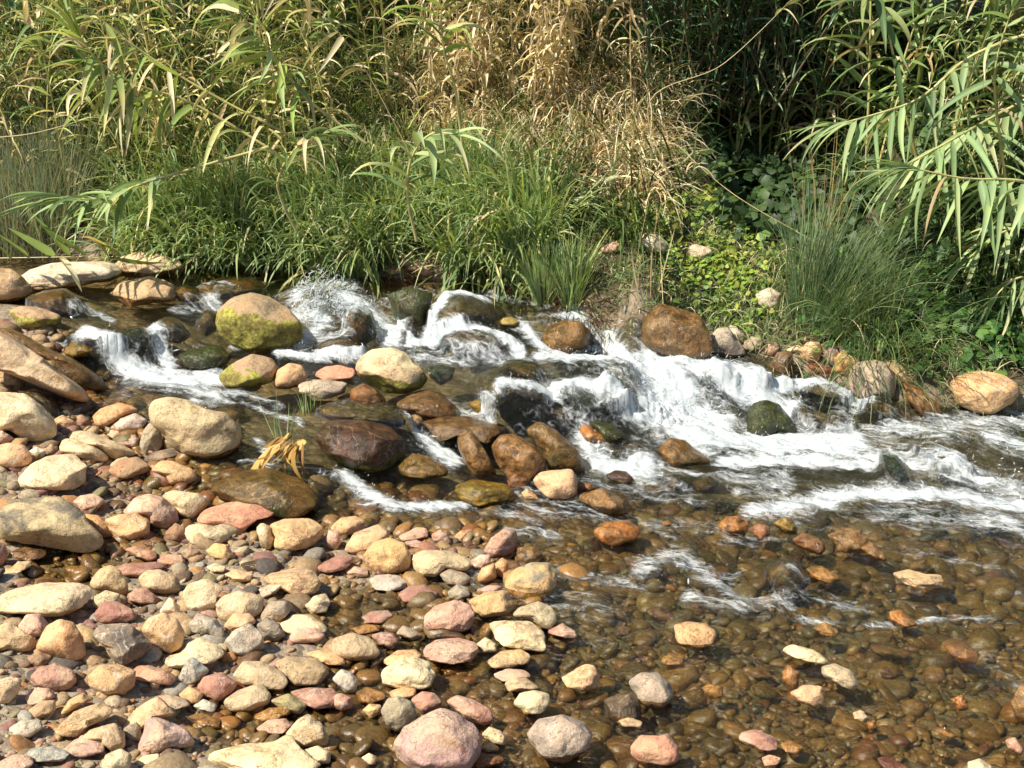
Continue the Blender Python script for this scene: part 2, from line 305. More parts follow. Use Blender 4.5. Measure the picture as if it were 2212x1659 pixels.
# ------------------------------------------------------------------ water sheet with real relief
FL = radians(-25); fx_, fy_ = cos(FL), sin(FL)       # flow towards +x and slightly to the camera
STROKES = [ # (half width, strength, points)
 (8,.6,[(150,680),(190,675),(240,690)]),(12,.85,[(90,718),(130,750)]),(20,1.05,[(190,765),(260,795),(330,815),(400,825),(460,815)]),(16,.9,[(330,740),(355,775),(370,800)]),
 (14,.75,[(280,822),(430,848),(520,850)]),(9,.8,[(510,758),(545,752)]),(10,.55,[(380,672),(470,665)]),(12,.5,[(420,868),(540,852),(600,878)]),(8,.5,[(430,640),(500,650)]),
 (22,.6,[(640,660),(680,615),(740,612),(742,680)]),(16,.8,[(650,680),(700,700),(640,740)]),(24,.95,[(750,650),(800,685),(850,742)]),(16,.6,[(680,735),(800,728)]),
 (7,1.1,[(600,770),(640,768),(680,776),(780,776)]),(9,1.15,[(890,752),(1000,757),(1120,768)]),(12,1.0,[(925,742),(960,702),(1000,688),(1045,692)]),(13,.8,[(1120,700),(1150,735),(1180,765)]),
 (20,1.15,[(1235,688),(1280,712),(1320,755),(1370,790)]),(14,.55,[(900,775),(1000,788),(1100,782),(1250,778)]),(12,1.05,[(1160,770),(1250,766),(1350,772),(1450,778),(1550,795)]),
 (50,1.2,[(1420,800),(1460,850),(1440,900),(1520,930)]),(32,1.05,[(1520,800),(1600,850),(1700,900)]),(10,1.05,[(1640,848),(1720,850),(1800,865),(1880,888)]),
 (20,.95,[(1090,898),(1200,882),(1300,905),(1400,915)]),(24,.85,[(1265,950),(1300,1010),(1400,1022)]),(28,1.05,[(1530,950),(1700,965),(1850,962)]),(18,.95,[(1560,1000),(1750,1003),(1880,1012)]),
 (22,.85,[(1630,1105),(1750,1095),(1900,1070),(2050,1080),(2212,1100)]),(32,.62,[(1880,945),(2050,930),(2230,900)]),(26,.75,[(1880,990),(2050,1015),(2240,1080)]),(22,.72,[(2140,950),(2230,985)]),
 (22,.6,[(1430,1020),(1560,1035),(1700,1045)]),(14,.6,[(2140,1120),(2230,1155)]),(14,.95,[(880,920),(930,965),(980,1000)]),(14,.85,[(735,1025),(790,1070),(840,1095),(1000,1100)]),
 (10,.55,[(520,865),(600,900),(650,912)]),(10,.6,[(560,955),(590,990)]),(7,.55,[(530,1006),(640,1006),(700,1020)]),(12,.45,[(1000,1100),(1100,1110),(1160,1130)]),
 (20,.58,[(1380,1235),(1450,1205),(1530,1240),(1600,1300),(1700,1312)]),(15,.52,[(1480,1290),(1610,1325)]),(7,.42,[(1650,1342),(1770,1345),(1950,1350)]),(16,.4,[(1380,1130),(1450,1165)]),
 (6,.6,[(1950,1262),(1980,1272)]),(7,.55,[(1940,1348),(2060,1342),(2150,1348)]),(16,.32,[(2090,1400),(2150,1440),(2212,1500)]),(14,.5,[(640,700),(600,730)]),(12,.5,[(1050,640),(1180,660)]),
 (20,.5,[(1180,850),(1260,870)]),(16,.6,[(950,870),(1010,900),(1060,920)]),(30,.5,[(1300,790),(1350,830),(1380,870)]),(9,.7,[(1190,690),(1240,686)]),(16,.45,[(1100,1150),(1200,1160)]),(12,.4,[(1560,1180),(1640,1190)]),
 (18,.45,[(1600,1060),(1700,1075)]),(26,.5,[(1900,1110),(2050,1130),(2212,1130)])]
def foam_at(u, v):
    F = np.zeros(np.shape(u))
    for hw, s, pts in STROKES:
        pts = np.array(pts, float); lo = pts.min(0)-hw*3; hi = pts.max(0)+hw*3
        m = (u > lo[0]) & (u < hi[0]) & (v > lo[1]) & (v < hi[1])
        if not m.any(): continue
        uu, vv = u[m], v[m]; d2 = np.full(uu.shape, 1e9)
        for a, b in zip(pts[:-1], pts[1:]):
            ab = b-a; t = np.clip(((uu-a[0])*ab[0]+(vv-a[1])*ab[1])/(ab@ab), 0, 1)
            d2 = np.minimum(d2, ((uu-a[0]-t*ab[0])*.72)**2+(vv-a[1]-t*ab[1])**2)
        F[m] = np.maximum(F[m], s*np.exp(-d2/(hw*hw)*.8)+.0)
    return F
# splashes: (u, v, rx m, ry m, height m)
SPL = [(690,675,.12,.10,.095),(728,672,.10,.09,.09),(660,690,.08,.09,.09),(800,700,.14,.14,.07),(840,725,.10,.10,.06),(960,725,.10,.08,.07),(1262,700,.09,.12,.08),(1310,750,.12,.12,.08),(1420,850,.22,.2,.07),
       (1400,900,.2,.12,.09),(1320,890,.16,.1,.06),(1550,870,.25,.16,.06),(1650,900,.2,.12,.05),(345,775,.10,.1,.06),(265,800,.1,.08,.04),(940,975,.10,.1,.06),(1200,900,.16,.1,.05),(1445,1225,.10,.08,.06),
       (1540,1250,.16,.12,.035),(2160,1050,.2,.15,.04),(1290,975,.1,.12,.05),(800,1080,.12,.1,.04),(2120,960,.2,.14,.04),(1690,1000,.16,.08,.04),(120,745,.08,.08,.03)]
# ---- traced stones: crop id | colour | flags | outline in that crop's pixels | optional description
# flags: w wet, s under shallow water, m yellow-green moss on its lower side, g dark green algae, B boulder, a angular, h hole, t two-tone wet base
STONES = """
6|gt|Ba|5,260 80,200 330,215 430,300 470,380 540,470 520,520 430,540 280,490 100,435 0,400|large boulder with grey flat top and cream side, biggest on the gravel bar
6|cr|B|85,120 170,20 260,-10 400,-10 460,60 440,160 380,185 250,175 110,150|smooth cream boulder above the grey flat-topped boulder
6|og||450,290 530,310 600,380 610,430 540,440 480,370|rusty orange stone wedged against the grey flat-topped boulder
6|ot||560,320 640,300 740,305 800,350 790,430 720,450 620,440
6|pk||650,290 720,210 800,190 880,220 940,290 950,360 880,400 810,370 790,330 700,300|large pink stone with a darker wet patch, behind the tan orange stone
6|cr||865,190 930,170 1060,200 1130,250 1070,300 1010,335 950,310 900,260
6|sa||1045,310 1110,260 1280,225 1430,240 1475,290 1460,330 1380,340 1290,400 1200,370 1060,345|long pinkish tan stone with a notched right end
6|cr||995,360 1060,350 1200,385 1230,420 1210,460 1100,475 1020,460 990,410
6|br|a|880,400 940,350 990,380 1000,440 950,460 890,430
6|cr||1370,380 1400,350 1440,370 1460,460 1440,500 1390,470|thin cream stone standing on its edge
6|ot||1430,350 1520,325 1660,330 1730,380 1725,440 1640,490 1520,505 1460,480 1450,400|big tan stone with ochre top beside the thin upright cream stone
6|oc|a|1100,490 1150,455 1210,470 1260,540 1200,555 1130,530
6|rd||665,480 720,470 830,510 840,550 790,560 710,520
6|rd||840,540 900,515 980,530 990,570 920,590 850,580
6|ma||610,580 660,560 860,570 880,600 820,625 740,640 660,625
6|ta||485,650 540,590 600,575 650,620 680,700 670,770 620,750 540,710 490,690
6|cr||500,740 570,710 640,740 640,790 540,820 495,790
6|be||740,630 790,595 860,600 950,650 960,720 920,740 830,720 760,690
6|ma||680,730 730,690 790,700 850,770 830,800 740,780 690,760
6|cy|B|-30,760 0,720 60,680 240,668 420,690 495,740 480,790 400,840 320,865 180,840 80,810 -20,795|large flat creamy yellow oval stone with fine grain lines
6|ma|a|500,830 560,760 640,775 710,830 720,880 640,890 530,880
6|cr|a|965,720 1010,670 1110,650 1200,710 1150,760 1150,810 1060,845 990,800
6|be||1150,780 1190,730 1290,710 1410,760 1400,830 1340,870 1230,880 1160,850
6|ta||1395,650 1440,610 1580,590 1680,610 1715,690 1680,740 1590,750 1500,700|large smooth tan brown stone near the middle of the gravel bar
6|dg|a|490,930 540,880 690,890 750,940 810,1030 740,1080 650,1110 600,1080 560,1000|dark grey angular stone, darkest on the gravel bar
6|ot||755,910 800,850 880,828 950,870 985,950 960,1030 890,1055 820,1000
6|cy|a|850,820 910,745 960,800 960,850 900,880
6|lg||1010,870 1080,842 1160,870 1195,930 1180,1000 1100,950 1030,930
6|ta||1195,890 1250,830 1340,840 1370,890 1300,920 1210,930
6|lg|a|1195,980 1250,920 1340,890 1400,950 1410,1030 1330,1070 1230,1060|pale grey faceted stone among tan ones
6|gy||1390,840 1440,770 1540,770 1550,830 1490,890 1400,900
6|dg||1370,890 1430,850 1500,900 1520,960 1480,990 1400,970
6|cy||1490,880 1560,835 1660,845 1740,910 1750,950 1650,935 1560,940 1510,930
6|pk||1520,970 1570,910 1680,905 1740,960 1690,990 1560,990
6|cr||855,1050 960,1040 1000,975 1080,965 1180,1020 1200,1070 1130,1110 960,1125 880,1100|cream stone shaped like a hat with a flat brim on its left
6|ot||190,1000 260,890 330,862 400,890 440,980 450,1080 380,1110 290,1070|large smooth tan stone at left with a flat rising face
6|ro||100,890 150,835 220,840 260,910 230,960 150,965 110,930
6|ta|a|-30,900 60,875 150,960 190,1000 170,1050 60,1040 -30,1010
6|br||150,1060 210,1030 280,1070 270,1110 200,1125 160,1100
6|rr||165,1150 220,1110 310,1105 390,1150 405,1210 370,1250 270,1250 190,1200
6|ot||475,1150 540,1100 650,1115 725,1160 710,1240 640,1275 540,1260 480,1210|rounded tan stone with rust speckles
6|rd||690,1140 750,1100 890,1140 945,1200 900,1230 800,1200 720,1180
6|cr||800,1190 830,1160 860,1200 840,1240 805,1230
6|bg|a|940,1190 1000,1080 1040,1068 1120,1150 1060,1200 1000,1220|small blue grey stone with a triangular face
6|rr||1050,1220 1090,1165 1190,1150 1270,1220 1230,1270 1160,1305 1080,1270
6|be||1240,1150 1300,1080 1400,1090 1500,1150 1540,1210 1500,1260 1400,1240 1280,1200
6|tb||1470,1080 1530,1055 1700,1080 1760,1160 1700,1220 1570,1215 1500,1160
6|ot||1620,1040 1700,1025 1822,1050 1850,1120 1760,1110 1690,1080
6|be||1190,1290 1270,1240 1400,1210 1450,1280 1430,1330 1330,1355 1220,1345
6|ol||1440,1290 1540,1260 1640,1330 1600,1380 1500,1340
6|ma||1545,1240 1640,1225 1780,1240 1830,1290 1780,1340 1680,1345 1600,1300
6|ot||955,1260 1010,1220 1090,1270 1060,1310 990,1320
6|lg||1030,1320 1090,1290 1160,1330 1140,1370 1070,1350
6|cr||-30,1190 60,1175 120,1200 100,1260 40,1320 -30,1310
6|pk||135,1270 180,1225 260,1240 300,1290 220,1320 150,1320
6|tb||150,1340 230,1300 300,1310 290,1370 210,1400 150,1390
6|oc|a|310,1370 370,1290 450,1262 500,1310 420,1330 350,1360
6|ta|a|285,1440 400,1350 540,1320 605,1370 580,1410 470,1440 400,1485 330,1470|tan wedge stone pointing right, ribbed on top
6|sp|a|640,1430 730,1330 850,1280 900,1330 930,1400 850,1400 780,1440 700,1450|broad peach stone with a red right edge
6|gy||810,1270 900,1260 1000,1300 1010,1340 920,1350 870,1300
6|mv|B|735,1520 775,1450 780,1390 840,1380 900,1410 1000,1470 1035,1530 1020,1570 920,1570 820,1580 740,1560|large mauve stone with a peaked left side near the bottom of the gravel bar
6|ta||425,1490 490,1440 620,1425 665,1490 660,1560 600,1580 520,1500
6|gy||660,1470 700,1420 750,1450 745,1510 690,1530
6|mv||315,1560 400,1500 500,1480 555,1530 550,1590 440,1600 350,1585
6|bg||95,1580 170,1540 290,1550 370,1600 330,1640 200,1620
6|lg||50,1430 120,1400 220,1415 225,1460 150,1500 70,1480
6|ro||-30,1620 80,1590 160,1610 180,1659 90,1700 -30,1700
6|cr||535,1630 570,1580 650,1560 705,1600 690,1670 560,1690
6|cy||715,1620 770,1590 850,1590 855,1630 760,1650
6|cy|Ba|1080,1570 1200,1535 1300,1515 1420,1525 1500,1520 1530,1485 1570,1500 1600,1560 1690,1650 1700,1720 1300,1720 1180,1640|large pale yellow slab at the bottom edge with a pointed left end
6|cr|a|1520,1470 1590,1400 1650,1370 1720,1430 1755,1510 1740,1560 1620,1545 1560,1510|cream angular stone leaning over the pale yellow slab
6|cr||1610,1560 1700,1540 1765,1580 1760,1640 1680,1640
6|pk||1365,1440 1430,1400 1530,1400 1560,1440 1510,1480 1400,1470
6|oc|w|1350,1370 1440,1335 1560,1340 1570,1370 1470,1400 1370,1400
6|oc|w|1000,1370 1080,1365 1180,1410 1170,1450 1060,1430
6|br|w|760,450 830,425 880,445 870,490 800,490
6|br||970,500 1020,475 1070,510 1040,550 980,545
6|dg|w|1280,560 1380,540 1480,550 1500,590 1430,605 1310,600
6|cr||1100,580 1150,565 1210,590 1190,620 1130,610
6|sp||1195,620 1260,595 1355,630 1330,670 1250,665
6|wh||1380,700 1440,680 1510,690 1470,730 1400,750
6|cr|a|1610,790 1680,740 1740,730 1765,770 1740,830 1660,835
6|oc||10,610 100,560 170,560 170,590 90,620 30,630
6|rr||-50,470 0,450 30,470 40,530 0,590 -60,560
6|ro||1730,430 1760,390 1810,400 1820,460 1790,500 1740,480
6|pk||380,230 430,200 510,200 560,240 520,280 440,290
6|ma||1680,590 1740,550 1822,520 1900,540 1850,600 1740,620
6|ru||580,60 640,10 740,0 800,60 780,90 700,110 620,125
6|ot||800,60 860,10 930,20 1040,80 1050,130 980,155 900,145 880,90|orange tan stone hooked over dark pebbles at the water
6|wb|wB|1110,160 1190,90 1300,60 1450,55 1600,120 1690,210 1700,260 1560,310 1400,290 1250,230|broad wet olive brown boulder at the edge of the gravel bar with water sliding off it
6|ob|w|1630,330 1680,290 1760,280 1810,310 1750,350 1660,350
6|br|w|60,490 140,470 250,500 240,540 150,550 70,530
6|ol|w|560,460 620,455 650,490 600,520 555,500
7|ot||-60,370 0,320 80,315 135,350 120,390 30,420 -40,410
7|sp||15,480 70,400 200,360 270,400 260,430 150,500 60,515 20,500
7|oc|Bh|115,520 170,450 260,430 340,460 378,540 360,600 290,630 180,610 130,570|round golden tan stone with a pitted hole in its face
7|pk||300,420 400,375 460,380 465,430 390,440 330,450
7|rr||480,410 530,385 570,410 590,460 550,480 490,450
7|og||590,430 640,390 685,400 670,440 610,450
7|mv||330,450 400,440 480,470 470,490 370,480
7|be|B|375,520 430,490 600,500 690,560 690,600 640,615 560,590 500,640 420,630 380,590|long knobbly beige stone right of the stone with a hole
7|gy||520,620 580,590 660,620 700,650 660,690 560,680
7|ma|B|750,510 800,430 870,380 930,385 942,430 920,510 860,540 800,545|dark rose stone leaning up at the outer point of the gravel bar
7|ro||690,550 740,520 795,520 800,570 750,600 700,590
7|og||725,640 750,590 820,565 830,640 780,685 730,670
7|og||820,570 860,535 890,560 890,630 850,650 820,620
7|tb|w|930,550 940,480 1030,475 1080,520 1060,560 980,570
7|oc|Bt|870,660 920,600 1010,560 1110,560 1160,620 1140,700 1060,740 960,745 880,710|big ochre boulder with a grey top at the water's edge
7|mv||715,710 780,685 860,685 850,715 760,730
7|gy||565,720 620,675 680,700 690,740 640,765 580,755
7|ma||300,730 360,685 450,682 520,730 510,760 420,770 330,775
7|lg||140,650 190,625 300,630 355,670 340,710 250,715 180,705|small pale grey oval stone below the stone with a hole
7|ro||15,600 70,580 140,600 145,640 90,640 30,620
7|pk|B|440,850 500,790 610,762 690,790 715,850 690,920 640,940 560,930 470,935 440,900|large pale rose stone with a darker wet band round its base
7|oc|a|670,765 770,720 890,710 930,800 880,840 740,865 715,830 690,790|ochre block stone leaning behind the large pale rose stone
7|be||905,850 950,800 1050,770 1130,800 1155,870 1110,920 1080,910 1020,875|rounded beige stone in the shallow water behind the cream wedge
7|cy|Ba|775,885 860,872 1010,875 1080,930 1100,1010 1090,1045 1000,1030 870,1010 820,970 800,920|large cream wedge stone with a pointed left corner
7|rr|a|1095,930 1180,885 1250,930 1270,965 1200,965 1120,950
7|rr||435,1020 500,970 630,965 720,990 735,1040 700,1090 590,1105 490,1090 440,1060|smooth dusky rose stone shaped like a loaf
7|cr||715,1000 770,960 830,1000 830,1040 750,1050
7|dg|w|450,960 530,915 620,930 680,970 560,968
7|oc||775,1090 850,1035 960,1025 1015,1060 1000,1100 900,1125 800,1125
7|be||-60,1040 -40,960 60,935 160,970 205,1040 190,1085 90,1095 0,1070
7|ma||155,945 210,932 280,940 310,990 270,1030 200,1000
7|og||245,880 300,860 360,880 360,910 280,910
7|oc|w|55,910 130,890 210,900 200,930 90,940
7|gy||290,940 330,895 400,930 440,960 380,980
7|ma||105,850 160,820 250,820 280,850 220,890 140,880
7|ot||220,1080 300,1030 400,1030 450,1080 350,1075 250,1120
7|cr|B|210,1140 290,1080 400,1065 480,1100 505,1170 480,1230 420,1245 300,1230 220,1210|big rounded cream stone in the shallow edge pool
7|pk||805,1160 880,1130 980,1135 1020,1170 960,1190 860,1200
7|be||870,1210 910,1170 990,1180 1070,1240 1000,1250 890,1250
7|sp|a|1170,1180 1300,1105 1350,1110 1380,1180 1370,1240 1290,1245 1210,1235|peach triangular stone standing alone in the shallow water
7|cr|a|915,1320 950,1260 1030,1245 1110,1260 1115,1320 1070,1370 980,1370|blocky rough cream stone in the shallows
7|gm|t|1525,1210 1590,1155 1690,1150 1760,1210 1775,1280 1700,1325 1600,1300 1560,1250|rounded grey brown stone with a white dried patch
7|dg|aw|1395,1300 1470,1265 1560,1255 1600,1320 1605,1380 1540,1395 1430,1390|dark slate slab beside the grey brown stone with a white patch
7|ta||1475,1410 1530,1385 1610,1410 1600,1440 1500,1440
7|gm|Bt|985,1480 1050,1400 1180,1375 1300,1410 1345,1470 1310,1550 1200,1600 1050,1580|large grey dome stone half under the shallow water
7|sa|B|1540,1560 1590,1490 1690,1490 1740,1470 1800,1540 1805,1610 1740,1645 1620,1640 1550,1600|salmon red stone with a saddle-shaped top
7|mv|B|275,1520 330,1440 430,1380 540,1340 640,1380 720,1440 755,1510 740,1600 690,1680 400,1690 300,1630|very large mauve pink boulder at the bottom edge with a pale vein
7|rr||545,1300 620,1268 720,1300 800,1350 820,1410 760,1435 680,1400 600,1340
7|rr||370,1290 430,1250 500,1260 540,1310 520,1350 440,1370 400,1340
7|go||210,1350 250,1285 310,1275 380,1310 405,1380 370,1440 300,1470 240,1430|round olive grey stone left of the very large mauve pink boulder
7|ot||250,1250 320,1225 400,1230 400,1280 340,1285 270,1280
7|oc||110,1350 150,1315 215,1325 210,1370 160,1395
7|oc|w|75,1250 140,1225 230,1260 235,1290 160,1310 90,1300
7|cy||745,1480 790,1438 850,1460 890,1500 870,1540 790,1520
7|ot||745,1560 780,1500 840,1550 840,1570 780,1580
7|rd|w|700,1620 740,1580 850,1590 880,1620 800,1645 720,1650
7|cr||110,1600 150,1580 185,1600 180,1650 120,1650
7|rr||-50,1270 0,1260 60,1290 60,1340 0,1360 -60,1320
7|lg||-50,1180 0,1130 60,1150 90,1200 70,1270 20,1260
7|ru|s|1390,820 1480,790 1560,800 1560,830 1440,840 1400,840
7|rr|s|1620,810 1690,795 1820,850 1810,890 1700,870 1640,850
7|mv|s|1440,930 1500,890 1550,920 1540,960 1470,970
7|oc|w|1700,1090 1750,1045 1830,1050 1830,1100 1720,1105
7|tb|s|1310,710 1380,690 1560,680 1580,720 1550,755 1400,765 1330,750
7|yg|wB|600,150 700,115 870,140 940,190 880,220 720,250 630,220|golden olive boulder awash in the channel below the brown rocks
7|ru|w|885,120 930,85 1000,120 990,160 930,170 890,150
7|sp|B|1020,120 1060,80 1230,60 1260,110 1260,200 1200,235 1100,220 1040,160|pale peach block of rock at the foot of the brown rocks
7|tb|wB|1265,200 1400,160 1500,220 1540,280 1450,300 1330,260 1270,230|wet rust tan rock right of the pale peach block
7|ru|w|1265,130 1340,140 1360,170 1270,200 1255,160
7|ot||960,190 990,165 1040,200 1060,230 980,225
7|og|w|1340,400 1400,345 1540,335 1600,380 1580,430 1450,460 1370,440|rough orange stone with green spots in the rippling shallows
7|ob|wB|300,60 320,0 380,-25 480,0 570,60 585,90 450,100 330,90|smooth olive tan boulder below the dark purple brown boulder
7|ot|w|1690,360 1740,335 1765,360 1720,380
7|tb|s|1555,170 1640,130 1760,150 1822,180 1700,200 1600,190
7|br|s|700,600 740,640 800,610 790,650
8|og|wa|175,380 230,320 300,310 355,350 340,400 260,410|wet orange angular stone left of a rose one at the foot of the white water
8|rr|w|350,390 400,355 460,365 470,410 420,430
8|yg|w|475,360 540,320 590,340 620,400 560,400
8|ru|w|575,450 640,405 730,430 770,480 740,505 660,490|red brown wet stone shaped like a wedge in the shallows
8|tb|w|770,430 850,380 930,380 990,430 960,490 860,495
8|tb|w|940,490 1000,450 1060,490 1100,540 1020,535
8|ta|a|1110,640 1200,605 1300,620 1380,610 1388,680 1300,700 1200,690|dry tan flat-topped rock alone among brown ripples
8|ob|wB|455,620 520,565 590,570 640,650 620,720 520,710 470,680|olive wet boulder right of the lower splash
8|oc|w|650,600 740,580 860,640 780,660 690,640
8|og|w|1100,830 1160,815 1260,880 1200,895 1110,870
8|oc|w|690,920 760,880 830,920 830,950 750,945
8|ot|t|-50,900 20,880 130,885 185,930 160,985 70,1010 -30,990|orange tan oval stone at the edge of the lower splash
8|cy||520,1040 580,1005 700,1025 785,1075 770,1100 680,1090 580,1070|long thin pale yellow stone in the shallows
8|be||735,1130 810,1105 890,1130 945,1200 910,1240 830,1210 750,1180|mottled beige oval stone below the long thin pale yellow one
8|sp|a|570,1270 640,1220 740,1215 755,1290 710,1330 620,1310|peach tan five-sided stone in the shallows
8|ot|s|340,1140 420,1120 490,1170 440,1180 380,1180
8|ot|w|530,1150 570,1125 620,1150 620,1210 570,1220 540,1190
8|ob|s|365,1230 430,1190 540,1270 470,1290 390,1280
8|oc|w|100,1235 140,1210 215,1220 215,1270 140,1280
8|ru|w|1380,1000 1500,990 1580,1030 1570,1080 1480,1080 1420,1050
8|ma|s|1040,1140 1090,1115 1150,1170 1130,1195 1060,1180
8|og|w|1430,1300 1490,1265 1530,1330 1480,1345
8|rr|aB|305,1480 380,1455 500,1490 510,1550 450,1562 340,1540 300,1520|rosy red brick-shaped stone in the shallows
8|oc|w|520,1540 570,1510 650,1540 620,1575 550,1570
8|sa||420,1610 460,1590 525,1600 510,1640 440,1655
8|cr||1520,1640 1580,1610 1650,1640 1650,1690 1530,1690
8|be||905,1370 950,1350 1000,1390 970,1410 920,1400
8|og|w|980,1420 1020,1405 1040,1440 1000,1450
8|be|w|1755,1320 1790,1210 1850,1220 1860,1370 1790,1380
8|ma|w|1030,1620 1080,1600 1200,1640 1220,1670 1080,1670
8|ot|s|1330,1460 1400,1445 1480,1480 1440,1495 1360,1480
8|sa||1720,1520 1770,1495 1820,1550 1810,1590 1740,1560
8|ol|s|1340,1560 1380,1545 1450,1580 1420,1610 1350,1600
8|ob|s|1450,1420 1500,1385 1550,1420 1530,1455 1470,1450
8|oc|s|1210,560 1290,540 1330,580 1290,610 1220,600
8|ot|s|1350,450 1420,440 1440,500 1380,515 1340,490
8|yg|sB|1540,350 1600,310 1740,330 1730,370 1640,390
8|ob|s|270,790 360,760 460,790 420,830 300,830
8|tb|s|980,1020 1080,1000 1220,1030 1190,1070 1050,1065
3|tb|B|-80,260 0,250 90,265 150,320 200,400 190,460 90,490 0,480 -80,470|beige tan boulder at the left edge beside the upper pool
3|wh|Bt|120,310 200,245 330,212 480,215 640,220 740,240 810,300 790,330 640,345 450,370 300,380 180,370|long whitish boulder with a dark wet base across the upper pool
3|cr|Bt|720,235 790,170 900,145 1060,165 1150,215 1215,270 1100,285 950,305 800,290|pale cream boulder with a peaked top by the leaf litter
3|ta|Bt|720,400 770,340 980,308 1080,340 1150,400 1140,465 1000,465 830,480 760,450|tan boulder with a dark mottled top in the upper pool
3|my|B|1395,590 1430,500 1530,430 1640,408 1760,440 1880,530 1960,640 1950,720 1880,800 1720,790 1600,795 1500,740 1420,680|big round boulder with brown crown and bright yellow-green moss
3|my|B|60,510 150,490 290,520 395,580 380,640 250,650 130,640|yellow-green mossy boulder at the left above the side cascade
3|wb|wB|1270,380 1350,340 1500,320 1650,330 1740,390 1640,410 1500,440 1380,440
3|wb|w|1130,400 1190,370 1260,400 1340,450 1250,470 1150,460
3|wb|wB|190,440 260,400 420,400 540,480 580,540 450,555 280,520
3|wb|wB|480,670 560,620 700,620 780,690 900,740 760,760 620,750 500,730|wet brown boulder with water spilling round it above the left white pool
3|gr|w|780,660 900,640 980,700 960,770 860,775 790,740
3|wb|w|980,640 1080,580 1180,620 1240,700 1150,730 1030,700
3|wb|w|1290,600 1340,540 1400,560 1400,650 1330,680
3|yg|wB|410,790 480,720 560,740 660,810 720,870 660,890 590,820 460,830|mossy olive rock poking out of the left white pool
3|gr|wB|1150,800 1290,770 1370,750 1450,760 1500,840 1450,900 1280,900 1200,880|round dark green boulder below the big moss-covered boulder
3|my|B|1410,950 1500,870 1640,810 1760,840 1810,900 1770,1000 1650,1030 1480,1030 1430,990|yellow-green boulder left of the orange stone in the channel
3|ot||1770,990 1800,910 1880,870 1960,890 1995,960 1960,1020 1860,1040 1780,1030|rounded orange tan stone between the mossy boulder and a salmon one
3|sa||2035,940 2100,890 2200,885 2300,910 2310,960 2220,990 2080,985|long salmon pink stone left of the cream boulder with mossy base
3|gm|a|1930,1000 2030,975 2160,985 2250,1000 2240,1070 2110,1105 1990,1070 1940,1050|flat grey rock with a pale top under the salmon stone
3|bo|wB|0,590 80,600 300,760 480,860 590,930 690,1020 600,1040 480,1050 360,960 200,800 0,650|long olive brown rock sloping into the left white pool
3|tp|Ba|-120,620 0,630 150,740 280,850 370,960 500,1060 580,1160 520,1190 400,1120 280,1060 180,1000 0,900 -120,900|long pale pinkish slab sloping down from the left edge
3|tb|B|-60,900 40,880 120,920 160,980 130,1040 0,1030 -60,1020
3|cr|B|-60,1060 40,1045 180,1070 280,1170 350,1280 350,1370 270,1400 150,1380 60,1300 -60,1290|big cream boulder with a tan stain at the left edge
3|bo|w|130,1040 250,1050 340,1130 390,1210 350,1230 280,1140 180,1070
3|sp||350,1230 410,1205 490,1260 460,1310 380,1310
3|wh||395,1190 430,1170 460,1210 430,1225
3|og||600,1210 650,1160 780,1130 860,1160 915,1200 820,1210 720,1260 660,1295 610,1260|bright orange stone behind the white-pink stone
3|wp||710,1280 770,1215 880,1195 955,1250 920,1300 830,1335 730,1310|white-pink smooth stone in front of the bright orange stone
3|pk||690,1340 730,1300 795,1330 770,1375 710,1370
3|mv||745,1395 800,1345 880,1335 910,1370 880,1420 790,1425
3|go||905,1400 930,1310 980,1255 1045,1300 1050,1400 1020,1450 930,1485|upright grey stone with dark spots against the big tan boulder
3|bt|B|975,1150 1010,1090 1100,1075 1230,1100 1330,1170 1480,1210 1560,1320 1540,1450 1450,1500 1320,1510 1200,1470 1100,1400 1050,1300 990,1260|big pale tan boulder with wet brown sides beside the channel
3|dg||920,1490 1000,1440 1150,1415 1190,1450 1130,1490 980,1520
3|cr|a|440,1330 500,1285 600,1310 750,1390 885,1475 850,1500 720,1500 640,1440 500,1380|long cream slab stone at an angle
3|cy||375,1430 420,1350 500,1350 640,1440 700,1500 680,1530 560,1500 440,1460
3|sp||-40,1400 60,1385 160,1410 200,1480 190,1550 80,1560 -40,1540
3|wh||185,1440 240,1410 300,1450 270,1490 210,1500
3|ro||-40,1320 20,1305 90,1370 60,1400 -40,1410
3|br||275,1440 330,1395 375,1430 340,1470 290,1460
4|pb|wB|-180,1340 -120,1250 -60,1230 60,1230 220,1250 340,1290 420,1400 400,1500 250,1540 60,1530 -100,1450|large glossy purple brown boulder with a mossy green foot
4|bn|wBa|510,1260 600,1210 830,1215 1050,1290 1150,1330 1010,1350 950,1400 880,1330 750,1330 620,1370 560,1300|flat olive brown slab tilted toward the channel
4|tb|wBa|750,1350 850,1310 900,1380 950,1470 1010,1560 1000,1600 880,1590 800,1510 760,1430|tall brown wedge rock leaning against the flat slab
4|tb|wBa|965,1410 1030,1330 1130,1330 1250,1400 1320,1480 1330,1560 1200,1610 1080,1600 1000,1500|cracked rust brown rock in the middle of the stream
4|bo|wB|1180,1300 1280,1240 1400,1310 1530,1430 1590,1500 1580,1570 1470,1580 1350,1550 1300,1440|rounded tan brown rock right of the cracked rust brown rock
4|cm|Bt|90,880 130,820 200,775 350,770 430,810 510,890 560,960 540,1010 420,1040 280,1030 180,980 110,950|cream-topped boulder with a mossy yellow-green base in midstream
4|bn|w|345,1140 420,1080 560,1045 660,1065 740,1150 770,1215 650,1215 520,1205 380,1180|smooth brown rock under the cream-topped mossy boulder
4|ot|w|445,1195 500,1165 555,1200 530,1250 470,1250
4|ob|wB|-160,1160 0,1110 120,1120 200,1150 330,1160 420,1230 400,1280 250,1250 60,1230 -100,1220
4|ru|w|60,1040 150,1000 230,1040 300,1120 270,1150 130,1130 60,1110
